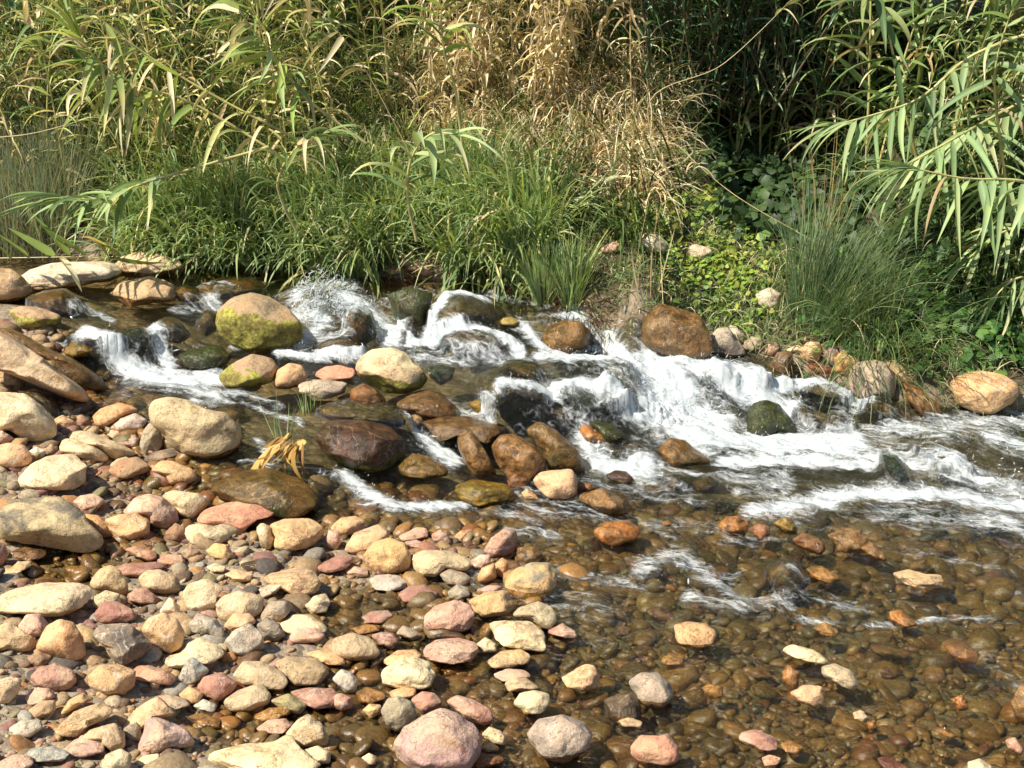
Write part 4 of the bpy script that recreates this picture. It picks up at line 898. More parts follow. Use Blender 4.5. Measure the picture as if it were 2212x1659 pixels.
v_, f_ = ico(1); pr = np.einsum('vc,nc->nv', v_, dv); V = (v_[None]+pr[:, :, None]*dv[:, None]*(el-1)[:, None, None])*(R_*.8)[:, None, None]+P_[:, None]     # drops drawn out into short threads
V = V.reshape(-1, 3); Fc = (f_[None]+(np.arange(n_)*len(v_))[:, None, None]).reshape(-1, 3)
t = NT('spray_droplets'); sp = t.n('BsdfPrincipled', None, Base_Color=(.86, .90, .92, 1), Roughness=.08).outputs[0]
sp = t.n('MixShader', None, i0=.55, i1=sp, i2=t.n('BsdfTransparent').outputs[0]).outputs[0]
link('spray', newmesh('spray', V, Fc), t.out(sp), label='white water droplets flung up over the small falls', cat='spray', kind='stuff')
# ------------------------------------------------------------------ plants
def blades(P, D, L, Wd, droop, seg, colA, colB=None, bend=None, fold=.25, taper=1.0, rg=rng, curl=0.0, side=None):
    """N leaf blades: base P, initial direction D, length L, width Wd; gravity droop; returns verts, quads, colours"""
    n = len(P); D = D/np.linalg.norm(D, axis=1)[:, None]
    up = np.array([0, 0, 1.]); sd = np.cross(D, up); ln = np.linalg.norm(sd, axis=1); sd[ln < 1e-3] = [1, 0, 0]; sd /= np.linalg.norm(sd, axis=1)[:, None]
    tw = rg.normal(0, .5, n)
    if side is not None: sd = side
    nrm = np.cross(sd, D); sd = sd*np.cos(tw)[:, None]+nrm*np.sin(tw)[:, None]
    pts = [P]; dirs = [D]; d = D.copy(); p = P.copy(); st = (L/seg)[:, None]
    cr = rg.normal(0, 1, (n, 3))*curl
    for k in range(seg):
        t = (k+.5)/seg; d = d+np.array([0, 0, -1.])*(droop*(1.6*t+.2)/seg)[:, None]+cr/seg*(t*2)
        if bend is not None: d = d+bend/seg
        d /= np.linalg.norm(d, axis=1)[:, None]; p = p+d*st; pts.append(p); dirs.append(d)
    t = np.linspace(0, 1, seg+1); wprof = np.minimum(1, (t*5+.35))*(1-t**2.2)**taper; wprof[-1] = .03
    A = []; 
    for k in range(seg+1):
        s = sd-dirs[k]*(sd*dirs[k]).sum(1)[:, None]; s /= np.linalg.norm(s, axis=1)[:, None]; w = (Wd*wprof[k]/2)[:, None]
        nn = np.cross(s, dirs[k]); 
        if fold: A += [pts[k]-s*w+nn*w*fold, pts[k]-nn*w*fold, pts[k]+s*w+nn*w*fold]
        else: A += [pts[k]-s*w, pts[k]+s*w]
    m = 3 if fold else 2; V = np.stack(A, 1); nv = V.shape[1]; q = []
    for k in range(seg):
        for j in range(m-1): a = k*m+j; q.append([a, a+1, a+1+m, a+m])
    F = np.array(q)[None]+(np.arange(n)*nv)[:, None, None]
    if colB is None: colB = colA
    tt = np.repeat(t, m)[None, :, None]; C = colA[:, None]*(1-tt**2)+colB[:, None]*tt**2
    return V.reshape(-1, 3), F.reshape(-1, 4), C.reshape(-1, 3)
def merge(parts):
    Vs, Fs, Cs, o = [], [], [], 0
    for V, F, C in parts: Vs.append(V); Fs.append(F+o); Cs.append(C); o += len(V)
    return np.concatenate(Vs), np.concatenate(Fs), np.concatenate(Cs)
def tube(pts, r0, r1, col, sides=6, nodes=0):
    pts = np.array(pts, float); n = len(pts); V = []; T = np.gradient(pts, axis=0); T /= np.linalg.norm(T, axis=1)[:, None]
    ref = np.array([.3, 1, .1]); 
    for i in range(n):
        a = np.cross(T[i], ref); a /= np.linalg.norm(a); b = np.cross(T[i], a); r = r0+(r1-r0)*i/(n-1)
        if nodes and i % nodes == 0: r *= 1.35
        for k in range(sides): an = 2*pi*k/sides; V.append(pts[i]+(a*cos(an)+b*sin(an))*r)
    F = [[i*sides+k, i*sides+(k+1) % sides, (i+1)*sides+(k+1) % sides, (i+1)*sides+k] for i in range(n-1) for k in range(sides)]
    C = np.tile(np.array(col), (len(V), 1))
    if nodes: C = C.reshape(n, sides, 3); C[::nodes] *= .6; C = C.reshape(-1, 3)
    return np.array(V), np.array(F), C
def mk(name, part, mat, parent=None, **k):
    V, F, C = part; me = newmesh(name, V, F); attr(me, 'col', C); return link(name, me, mat, parent, **k)
GREENS = np.array([(.13,.20,.07),(.17,.25,.085),(.10,.17,.06),(.22,.29,.10),(.27,.33,.12),(.08,.14,.05)])
STRAW = np.array([(.60,.50,.32),(.70,.59,.39),(.48,.37,.22),(.80,.70,.50),(.36,.26,.15)])
def pick(pal, n, rg, j=.2): return pal[rg.integers(0, len(pal), n)]*rg.uniform(1-j, 1+j, (n, 1))
def smooth_path(pts, n):
    pts = np.array(pts, float); m = len(pts); t = np.linspace(0, m-1, n); i = np.clip(t.astype(int), 0, m-2); f = (t-i)[:, None]
    g = lambda k: pts[np.clip(k, 0, m-1)]
    a, b, c, d = g(i-1), g(i), g(i+1), g(i+2)
    return .5*((2*b)+(-a+c)*f+(2*a-5*b+4*c-d)*f**2+(-a+3*b-3*c+d)*f**3)
def cane_parts(path, nleaf, start, rg, greens=GREENS, dry=.15, ll=.45, lw=.034, r=.009, droop=1.6, tuft=True, hang=0.0):
    """leafy giant cane along a 3-D path: stalk and two-ranked leaves"""
    path = smooth_path(path, 26); n = len(path); stalk = tube(path, r, r*.35, (.50, .46, .20) if dry < .6 else (.58, .45, .26), 6, 4)
    t = np.sort(start+(1-start)*np.minimum((np.arange(nleaf)+rg.random(nleaf)*(.5+1.5*dry))/nleaf, .99)); fi = np.clip(t*(n-1), 0, n-1.001); i = fi.astype(int); f = (fi-i)[:, None]
    P = path[i]*(1-f)+path[i+1]*f; T = path[i+1]-path[i]; T /= np.linalg.norm(T, axis=1)[:, None]
    sdv = np.cross(T, np.array([0, 0, 1.])+.001); sdv /= np.linalg.norm(sdv, axis=1)[:, None]
    sgn = np.where(np.arange(nleaf) % 2 == 0, 1, -1)[:, None]; tip = sstep(.8, 1.0, t)[:, None]
    D = T*(.75+.9*tip)+sdv*sgn*(.75*(1-.6*tip))+rg.normal(0, .22+.4*dry, (nleaf, 3)); D = D+np.array([0, 0, -hang])*(1-tip); 
    L = ll*(1-.45*np.abs(t-.6)*1.2)*rg.uniform(.7, 1.15, nleaf); W = 1.25*lw*rg.uniform(.7, 1.15, nleaf)*(1-.3*tip[:, 0])
    isd = rg.random(nleaf) < dry+.5*(1-t)*dry*2; ca = np.where(isd[:, None], pick(STRAW, nleaf, rg), pick(greens, nleaf, rg)); cb = np.where((rg.random(nleaf) < (.15 if greens is LUSH else .2))[:, None], pick(STRAW, nleaf, rg), ca*1.1)
    dr = droop*rg.uniform(.6, 1.4, nleaf)*(1-.45*tip[:, 0])+isd*.9
    lv = blades(P, D, L, W, dr, 8, ca, cb, fold=.3, rg=rg, curl=.25+.6*dry)
    if tuft:
        k = 4; Pt = np.repeat(path[-2:-1], k, 0); Dt = (path[-1]-path[-3])[None]/np.linalg.norm(path[-1]-path[-3])+rg.normal(0, .22, (k, 3))
        lv = merge([lv, blades(Pt, Dt, ll*rg.uniform(.5, .8, k), np.full(k, lw*.6), np.full(k, .7), 8, pick(greens, k, rg), rg=rg)])
    return stalk, lv
def cane(name, path, label, group=None, loc=None, cat='cane', **k):
    st, lv = cane_parts(path, **k); root = bpy.data.objects.new(name, None); COL.objects.link(root); base = np.array(path[0], float)
    root.location = base if loc is None else loc; root['label'] = label; root['category'] = cat
    if group: root['group'] = group
    for nm, pt, mt in (('stalk', st, M_STALK), ('leaves', lv, M_LEAF)):
        mk(nm, (pt[0]-base, pt[1], pt[2]), mt, root)
    return root
def dup(root, loc, rotz, sc, label, group):
    r_ = root.copy(); COL.objects.link(r_); r_.location = loc; r_.rotation_euler = (0, 0, rotz); r_.scale = (sc, sc, sc); r_['label'] = label; r_['group'] = group
    for ch in list(root.children): c_ = ch.copy(); COL.objects.link(c_); c_.parent = r_
    return r_
def pt(u, v, y):     # point on the photo ray at depth y
    d = ray(np.array([u]), np.array([v]))[0]; return CP+d*(y/d[1])
def xat(u, y): return (u-1106)/1106*TX*(y*cos(PITCH)+.3)
rg = np.random.default_rng(5)
YG = np.array([(.30,.37,.11),(.38,.43,.15),(.22,.31,.09),(.48,.48,.22)])
BLUEG = np.array([(.07,.12,.07),(.09,.15,.085),(.055,.10,.06)])
LUSH = np.array([(.22,.32,.14),(.29,.39,.18),(.16,.24,.10),(.37,.45,.22)])
# leaning canes one can tell apart (photo pixels, depth y)
HERO = [
 ([(620,345,8.6),(425,228,8.5),(300,185,8.35),(222,140,8.2),(165,70,8.1)],'long yellow-green cane leaning up left over the left bank',42,.10,YG,.08,.50,.032),
 ([(700,330,8.7),(450,200,8.6),(280,92,8.5),(150,-20,8.4)],'straw-coloured cane leaning up left behind the long yellow-green one',34,.15,np.concatenate([YG, STRAW[:2]]),.15,.42,.024),
 ([(790,310,8.7),(665,215,8.6),(615,150,8.5),(550,70,8.4),(490,-20,8.4)],'green cane with broad hanging leaves at the top left',30,.25,np.concatenate([LUSH, YG]),.05,.5,.036),
 ([(900,360,8.9),(780,135,8.8),(670,0,8.7),(600,-80,8.7)],'thin bare tan cane leaning left of the dry clump',10,.3,YG,.7,.4,.03),
 ([(580,318,8.5),(425,362,8.3),(310,396,8.1),(215,430,7.95),(120,424,7.8)],'low green cane bent down left over the bank grass',34,.4,LUSH,.02,.42,.030),
 ([(-30,558,8.0),(90,556,7.95),(190,555,7.9),(262,562,7.85)],'broken cane lying behind the long whitish boulder with blades sticking up',2,.1,YG,.3,.34,.05),
 ([(250,300,8.7),(140,140,8.6),(60,50,8.5),(15,10,8.5)],'thin cane at the far top left carrying a brown plume',8,.1,GREENS,.3,.36,.028),
 ([(1000,330,8.4),(985,200,8.3),(960,110,8.2),(955,20,8.1),(990,-30,8.0)],'young bright green cane in front of the dry clump top',18,.45,YG,.0,.42,.034),
 ([(1490,470,8.3),(1400,230,8.2),(1560,140,8.2),(1700,10,8.2)],'bare pale stick slanting up right from the dry clump',3,.9,YG,.8,.25,.02),
 ([(2300,170,8.2),(2150,250,8.1),(2060,300,7.7),(1960,355,7.6)],'thick green cane arching in from the right edge with long hanging leaves',34,.15,LUSH,.03,.50,.030),
 ([(2260,60,8.2),(2100,120,8.1),(1990,210,8.0),(1880,250,7.9),(1800,270,7.8)],'green cane reaching left at the upper right, leaves fanned out',30,.25,LUSH,.03,.42,.027),
 ([(2280,420,7.6),(2200,390,7.5),(2080,385,7.4),(1960,360,7.3)],'low arching cane at the right with blades hanging over the dark hollow',26,.1,LUSH,.05,.5,.032),
 ([(2000,420,8.4),(1960,260,8.3),(1930,120,8.2),(1900,0,8.1),(1850,-60,8.0)],'tall leafy cane standing at the right of the dark hollow',24,.2,GREENS,.15,.46,.034),
 ([(2190,500,8.0),(2160,300,7.9),(2150,150,7.8),(2190,10,7.7)],'tall upright cane near the right edge with drooping green leaves',30,.15,LUSH,.08,.5,.030),
 ([(900,520,7.9),(880,420,7.8),(890,340,7.7),(930,290,7.6),(985,290,7.5)],'lush young reed with broad arching leaves in the bank grass',14,.25,LUSH,.0,.42,.040),
 ([(640,500,8.1),(600,400,8.0),(640,320,7.9),(700,290,7.8)],'bushy young cane with narrow hanging leaves left of the lush young reed',26,.3,GREENS,.1,.34,.022),
 ([(2330,560,7.9),(2250,500,7.85),(2170,500,7.8),(2090,560,7.75)],'low green cane at the right edge hanging towards the creeper',22,.1,LUSH,.08,.44,.028),
 ([(2340,700,7.7),(2270,620,7.65),(2200,600,7.6),(2140,650,7.55)],'lowest green cane at the right edge above the egg-shaped boulder',20,.1,LUSH,.08,.40,.026),
 ([(-60,300,8.3),(60,290,8.3),(170,262,8.3)],'thin dry stick poking in from the left edge',2,.7,YG,.8,.2,.015),
 ([(1830,560,8.0),(1600,430,8.1),(1480,330,8.3)],'thin brown stem crossing the dark hollow',3,.5,YG,.9,.15,.012),
]
for i, (p, lb, nl, stt, gr, dr, ll, lw) in enumerate(HERO):
    path = [pt(q[0], q[1], q[2]-.55) for q in p]
    r_ = .003 if 'thin' in lb or 'stick' in lb else .009
    if 'low green' in lb: dk = dict(droop=.9)
    elif 'broken' in lb: dk = dict(droop=.3, tuft=False)
    elif i in (0, 1, 2, 3): dk = dict(hang=.7, droop=1.0)
    elif i in (9, 10, 11, 12, 13, 16, 17): dk = dict(hang=.7, droop=.9)
    else: dk = {}
    o = cane('giant_cane', path, lb, group='leaning canes along the far bank', nleaf=nl, start=stt, rg=np.random.default_rng(50+i), greens=gr, dry=dr, ll=ll, lw=lw, r=r_, **dk)
    if 'broken' in lb:
        us = np.array([20, 60, 118, 150, 185, 232, 246, 262.]); P = np.array([pt(q, 552, 7.4) for q in us])-path[0]; nb_ = len(us)
        D = np.tile([[-.72, .05, .62]], (nb_, 1))+np.random.default_rng(3).normal(0, .07, (nb_, 3)); D[-3:] = [[-.45, 0, .8], [-.1, 0, .9], [-.75, .1, .5]]
        mk('upright_blades', blades(P, D, np.array([.14, .22, .28, .30, .28, .2, .16, .26]), np.array([.03, .045, .05, .05, .05, .035, .03, .03]), np.array([.2, .1, .05, .05, .1, 1.6, 2.2, .3]), 8, np.array([(.22,.30,.08)]*5+[(.55,.38,.16)]*2+[(.45,.42,.10)]), fold=.3, rg=np.random.default_rng(4)), M_LEAF, o)
    if 'plume' in lb:
        e = path[-1]-path[0]; n = 260; t = rg.random(n)[:, None]; P = path[-1]-path[0]+np.array([-.02, 0, .0])+t*np.array([-.10, 0, .16])
        mk('plume', blades(P, rg.normal(0, 1, (n, 3))+np.array([-.4, 0, 1]), rg.uniform(.04, .09, n), np.full(n, .004), np.full(n, .5), 3, pick(np.array([(.22,.12,.07),(.30,.18,.10)]), n, rg), fold=0, rg=rg), M_DRY, o)
# standing canes of the thicket: a few kinds, copied
def proto(seed, h, lean, nl, greens, dry, ll, lw, droop, hang=0.0):
    g = np.random.default_rng(seed); p = [np.zeros(3)]; d = np.array([g.normal(0, .08), -.05, 1.])
    for k in range(4): d = d+np.array([lean[0], lean[1], -abs(lean[0])*.3])/4; d /= np.linalg.norm(d); p.append(p[-1]+d*h/4)
    return dict(path=p, nleaf=nl, start=.12, rg=g, greens=greens, dry=dry, ll=ll, lw=lw, droop=droop, r=.008, hang=hang)
KIN = [(dict(h=2.3, lean=(.2,-.28), nl=30, greens=GREENS, dry=.15, ll=.46, lw=.030, droop=1.5), 'g'), (dict(h=2.0, lean=(-.4,-.2), nl=26, greens=GREENS, dry=.25, ll=.42, lw=.028, droop=1.4), 'g'),
       (dict(h=2.5, lean=(.1,-.3), nl=32, greens=LUSH, dry=.10, ll=.5, lw=.034, droop=1.5), 'g'), (dict(h=1.7, lean=(.4,-.25), nl=24, greens=LUSH, dry=.10, ll=.44, lw=.032, droop=1.7), 'g'),
       (dict(h=2.1, lean=(-.2,-.3), nl=34, greens=YG, dry=.2, ll=.42, lw=.022, droop=.9, hang=.3), 'y'), (dict(h=1.8, lean=(-.6,-.2), nl=30, greens=YG, dry=.35, ll=.38, lw=.022, droop=.8, hang=.5), 'y'),
       (dict(h=2.2, lean=(.1,-.25), nl=38, greens=STRAW, dry=.9, ll=.32, lw=.028, droop=1.2, hang=.5), 'd'), (dict(h=1.8, lean=(.3,-.5), nl=36, greens=STRAW, dry=.9, ll=.30, lw=.026, droop=1.1, hang=.3), 'd')]
protos = {'g': [], 'y': [], 'd': []}; BACKC = []; BACK = 9.45
ZL = {'g1': 'green cane of the shaded thicket along the top right of the bank', 'g0': 'green cane in the thicket along the top left of the bank', 'g2': 'green cane rising behind the dry clump at the top middle of the bank',
      'y': 'yellowing cane among the sunlit thicket on the upper left bank', 'd': 'dead straw-coloured cane standing in the dry clump on the upper middle bank'}
ZG = {'g1': 'green canes top right', 'g0': 'green canes top left', 'g2': 'green canes behind the dry clump', 'y': 'yellowing canes upper left', 'd': 'dead canes of the dry clump'}
def place(kind, zone, x, y, g, sc=None):
    L = protos[kind]; cand = [k for k, q in enumerate(KIN) if q[1] == kind]; c = int(g.integers(0, len(cand)*4)); z = float(Bz(x, y))-.05
    key = (cand[c % len(cand)], c//len(cand))
    if y > BACK: key = (cand[c % len(cand)], 0)
    f = [q for q in L if q[0] == key]; sc = g.uniform(.8, 1.15) if sc is None else sc
    if y > BACK and f:
        a = g.normal(0, .5); R_ = np.array([[cos(a), -sin(a), 0], [sin(a), cos(a), 0], [0, 0, 1]])*sc
        for ch in f[0][1].children:
            m_ = ch.data; nv = len(m_.vertices); v_ = np.zeros(nv*3, np.float32); m_.vertices.foreach_get('co', v_); c_ = np.zeros(nv*4, np.float32); m_.attributes['col'].data.foreach_get('color', c_)
            q_ = np.zeros(len(m_.loops), np.int32); m_.loops.foreach_get('vertex_index', q_); BACKC.append((v_.reshape(-1, 3)@R_.T+np.array([x, y, z]), q_.reshape(-1, 4), c_.reshape(-1, 4)[:, :3]))
        return
    if not f:
        o = cane('giant_cane', proto(200+key[0]*7+key[1], **KIN[key[0]][0])['path'], ZL[zone], ZG[zone], loc=(x, y, z), **{k: v for k, v in proto(200+key[0]*7+key[1], **KIN[key[0]][0]).items() if k != 'path'})
        o.scale = (sc,)*3; o.rotation_euler = (0, 0, g.normal(0, .4)); L.append((key, o))
    else: dup(f[0][1], (x, y, z), g.normal(0, .5), sc, ZL[zone], ZG[zone])
g = np.random.default_rng(77)
for k in range(72): y = 8.75+2.2*g.random()**1.2; place('g' if k % 3 else 'y', 'g0' if k % 3 else 'y', xat(g.uniform(-150, 860), y), y, g)
for k in range(40): y = 8.5+1.1*g.random(); place('y', 'y', xat(g.uniform(-150, 860), y), y, g, g.uniform(.55, .8))
for k in range(30): y = 9.2+.9*g.random(); place('g', 'g1', xat(g.uniform(1500, 1860), y), y, g, g.uniform(.8, 1.1))
for k in range(26): y = 10.0+1.2*g.random(); place('g', 'g2', xat(g.uniform(800, 1500), y), y, g)
for k in range(58): y = 8.45+1.3*g.random(); place('d', 'd', xat(min(g.normal(1130, 135), 1380), y), y, g, g.uniform(.5, 1.0) if k % 2 else g.uniform(.4, .65))
for k in range(84): y = 8.2+2.6*g.random(); place('g', 'g1', xat(g.uniform(1800, 2450), y), y, g)
for k in range(26): y = 7.9+.7*g.random(); place('g', 'g1', xat(g.uniform(1980, 2450), y), y, g, g.uniform(.45, .75))
for k in range(30): y = 9.2+.9*g.random(); place('g', 'g1', xat(g.uniform(1500, 1860), y), y, g, g.uniform(.8, 1.1))
for k in range(26): y = 10.0+1.2*g.random(); place('g', 'g1', xat(g.uniform(1480, 1800), y), y, g)

mk('cane_thicket', merge(BACKC), M_LEAF, label='dense shaded canes far back along the top of the bank, behind the separate ones', cat='cane thicket', kind='stuff')
# masses nobody could count
def bank_points(n, u0, u1, y0, y1, g, off=0.0):
    u = g.uniform(u0, u1, n); x = np.zeros(n); d = y0+(y1-y0)*g.random(n); y = np.zeros(n)
    yy = 8.0
    for _ in range(4): x = xat(u, yy); y = shore(x)+d; yy = y
    return x, y, Bz(x, y)+off
def mass(name, label, cat, n, u0, u1, y0, y1, L, W, droop, pal, g, lean=(0, -.25, 1), spread=.5, seg=5, mat=None, palB=None, fold=0, clump=0, curl=.2):
    x, y, z = bank_points(n, u0, u1, y0, y1, g)
    if name == 'bank_grass':
        hk = ~((x > xat(815, 7.9)) & (x < xat(1000, 7.9)) & (y-shore(x) < .3)); x, y, z = x[hk], y[hk], z[hk]; n = len(x)
    if name in ('undergrowth', 'dry_grass'):
        hk = ~((x > np.where(y-shore(x) > .9, 1.05, .75)) & (x < 2.15) & (y-shore(x) > .35) & (y-shore(x) < 2.7)); x, y, z = x[hk], y[hk], z[hk]; n = len(x)
    if clump:
        k = int(n/clump); ci = g.integers(0, k, n); x = x[ci]+g.normal(0, .05, n); y = y[ci]+g.normal(0, .05, n); z = Bz(x, y); cl = g.normal(0, .35, (k, 3))[ci]; cs = g.uniform(.6, 1.2, k)[ci]; cc = g.uniform(.65, 1.25, k)[ci]
    else: cl = 0; cs = 1; cc = np.ones(n)
    D = np.array(lean)+g.normal(0, spread, (n, 3))*np.array([1, 1, .35])+cl
    LL = g.uniform(*L, n)*cs; c = pick(pal, n, g)*cc[:, None]; cb = c if palB is None else np.where((g.random(n) < .4)[:, None], pick(palB, n, g), c)
    mk(name, blades(np.stack([x, y, z-.01], 1), D, LL, g.uniform(*W, n), g.uniform(droop*.5, droop*1.5, n), seg, c, cb, fold=fold, rg=g, curl=curl), mat or M_LEAF, label=label, cat=cat, kind='stuff')
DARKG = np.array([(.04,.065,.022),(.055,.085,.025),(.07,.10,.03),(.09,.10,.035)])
MIXG = np.concatenate([GREENS, GREENS, YG, STRAW[:3]])
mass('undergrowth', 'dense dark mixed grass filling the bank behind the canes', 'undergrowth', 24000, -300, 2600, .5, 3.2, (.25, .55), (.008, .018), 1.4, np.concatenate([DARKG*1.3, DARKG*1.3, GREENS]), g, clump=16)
mass('tangled_grass', 'tangled green and straw grass on the upper left bank', 'grass', 15000, -200, 900, .35, 2.2, (.25, .5), (.006, .014), 1.8, MIXG, g, clump=14, palB=STRAW)
mass('dry_grass', 'pale straw-coloured dry grass hanging in the middle of the bank', 'dry grass', 14000, 860, 1430, .85, 2.3, (.22, .5), (.006, .015), 2.4, STRAW, g, lean=(.1, -.5, .9), spread=.6, seg=6, mat=M_DRY, clump=12, curl=.5)
mass('bank_grass', 'lush green grass hanging over the water along the left bank', 'grass', 8000, 230, 1180, -.02, .8, (.22, .58), (.011, .028), 1.4, np.concatenate([LUSH, LUSH, YG, STRAW[:1]]), g, lean=(0, -.35, 1), seg=6, clump=18, palB=np.concatenate([LUSH, STRAW[:2]]))
mass('short_grass', 'short thin mixed grass and weeds on the low terrace of the far bank', 'grass', 9500, 1120, 1740, .0, 1.1, (.05, .15), (.003, .008), 1.3, np.concatenate([LUSH, GREENS, STRAW[:2]]), g, spread=.7, seg=4, clump=10)
mass('trailing_grass', 'fine grass stems trailing down the bank at the right', 'grass', 2400, 1690, 2350, .30, 1.0, (.2, .4), (.003, .008), 2.2, np.concatenate([GREENS, STRAW[:2], DARKG]), g, lean=(.2, -.7, .8), seg=7, clump=20)
mass('fringe_grass', 'thin mixed grass fringe along the water on the right bank', 'grass', 1500, 1560, 2350, .02, .35, (.08, .24), (.003, .008), 1.6, np.concatenate([LUSH, STRAW[:2]]), g, lean=(.1, -.5, .9), clump=14)
mass('dry_litter', 'brown dead cane leaves and twigs along the waterline', 'leaf litter', 1100, 330, 1150, -.05, .25, (.05, .16), (.008, .02), .8, np.array([(.30,.15,.06),(.20,.10,.05),(.40,.24,.10)]), g, lean=(0, -.6, .15), spread=1.0, seg=3, mat=M_DRY)
# broad-leaved creeper: lobed leaves
def leaves_lobed(P, N_, R, C, g, lobes=5):
    n = len(P); k = 15; a = np.linspace(0, 2*pi, k, endpoint=False); rad = .72+.28*np.abs(np.cos(a*lobes/2)); rad[0] = .35
    N_ = N_/np.linalg.norm(N_, axis=1)[:, None]; r0 = g.normal(size=(n, 3)); s = np.cross(N_, r0); s /= np.linalg.norm(s, axis=1)[:, None]; t = np.cross(N_, s)
    ring = P[:, None]+(s[:, None]*np.cos(a)[None, :, None]+t[:, None]*np.sin(a)[None, :, None])*(R[:, None]*rad[None])[:, :, None]-N_[:, None]*(R*.18)[:, None, None]
    V = np.concatenate([P[:, None], ring], 1); q = [[0, 1+2*i, 1+(2*i+1) % k, 1+(2*i+2) % k] for i in range(7)]+[[0, 15, 1, 1]]
    q = q[:7]; q.append([0, 14, 15, 1]); F = np.array(q)[None]+(np.arange(n)*(k+1))[:, None, None]
    return V.reshape(-1, 3), F.reshape(-1, 4), np.repeat(C, k+1, 0)
CREEP = np.array([(.22,.33,.045),(.30,.38,.06),(.15,.27,.04),(.34,.36,.08)])
def creeper(name, label, n, u0, u1, y0, y1, R, h, pal, g, cl=14):
    x, y, z = bank_points(n, u0, u1, y0, y1, g); k = max(1, n//cl); ci = g.integers(0, k, n); x = x[ci]+g.normal(0, .07, n); y = y[ci]+g.normal(0, .07, n)
    z = Bz(x, y)+g.uniform(.02, h, n); N_ = np.array([-.3, -.55, .8])+g.normal(0, .45, (n, 3)); P = np.stack([x, y, z], 1)
    A = leaves_lobed(P, N_, g.uniform(*R, n), pick(pal, n, g)*g.uniform(.6, 1.2, k)[ci][:, None], g)
    st = blades(np.stack([x, y, z-h*.9], 1)[::2], (np.array([0, 0, 1.])+g.normal(0, .15, (n, 3)))[::2], np.full(len(x[::2]), h*.9), np.full(len(x[::2]), .003), np.zeros(len(x[::2])), 2, pick(pal*.6, len(x[::2]), g), fold=0, rg=g)
    mk(name, merge([A, st]), M_LEAF, label=label, cat='creeper', kind='stuff')
creeper('creeper', 'bright yellow-green lobed creeper leaves on the sunny terrace of the far bank', 400, 1340, 1700, .62, 1.25, (.018, .038), .12, CREEP*.9, g)
creeper('creeper', 'small yellow-green creeper leaves hanging over the brown block at the waterline', 420, 1440, 1690, .1, .5, (.010, .022), .07, CREEP, g)
creeper('creeper', 'scattered small creeper leaves between the stones of the terrace', 420, 1270, 1700, .4, 1.0, (.009, .02), .06, CREEP*.85, g)
creeper('creeper', 'dark creeper covering the floor of the shaded hollow', 2600, 1540, 2300, .8, 2.9, (.025, .05), .2, np.array([(.04,.08,.025),(.06,.11,.03)]), g)  # added dark leaves that hide lit soil and keep the hollow dark
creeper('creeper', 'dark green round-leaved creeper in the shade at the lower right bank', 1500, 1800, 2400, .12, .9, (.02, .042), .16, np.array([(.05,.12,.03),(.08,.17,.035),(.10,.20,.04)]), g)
def tussock(name, label, cat, u, v, n, L, W, droop, pal, seed, rad=.1, spread=.4, lean=(0, -.1, 1), group=None, mat=None, lift=0.0, curl=.15):
    g = np.random.default_rng(seed); c = hit(u, v, Sz); a = g.uniform(0, 2*pi, n); r = rad*np.sqrt(g.random(n))
    P = np.stack([r*np.cos(a), r*np.sin(a), np.zeros(n)-.01], 1); P[:, 2] += (Sz(c[0]+P[:, 0], c[1]+P[:, 1])-c[2])+lift
    D = np.array(lean)+np.stack([np.cos(a), np.sin(a), 0*a], 1)*(r/rad*spread)[:, None]+g.normal(0, .16, (n, 3))
    o = mk(name, blades(P, D, g.uniform(*L, n), g.uniform(*W, n), g.uniform(droop*.5, droop*1.5, n), 7, pick(pal, n, g), fold=0, rg=g, curl=curl), mat or M_LEAF, label=label, cat=cat, group=group)
    o.location = c; return o
RUSH = np.array([(.07,.13,.06),(.10,.17,.08),(.15,.21,.10),(.20,.22,.11)])
tussock('rush_clump', 'big fountain-shaped clump of dark blue-green rushes on the right bank', 'rushes', 1775, 690, 620, (.4, .85), (.003, .006), .9, RUSH, 1, .17, .45, (.28, -.1, 1))
tussock('rush_clump', 'looser dark rush clump trailing over the water right of the big fountain-shaped clump', 'rushes', 1890, 770, 260, (.4, .75), (.003, .006), 1.9, np.concatenate([RUSH, GREENS]), 2, .16, .6, (-.1, -.4, 1))
for i, (u, v) in enumerate([(20, 540), (95, 520), (-40, 510), (60, 470), (130, 460)]):
    tussock('rush_clump', ['grey-green rushes at the left edge standing nearest the water', 'grey-green rushes right of those at the left edge by the water', 'grey-green rushes cut by the left edge of the view', 'taller grey-green rushes behind the waterline ones at the far left', 'grey-green rushes at the far left nearest the bent cane tip'][i],
            'rushes', u, v, 330, (.35, .7), (.004, .008), .5, np.array([(.20,.26,.19),(.26,.30,.21),(.34,.31,.20)]), 10+i, .16, .3)
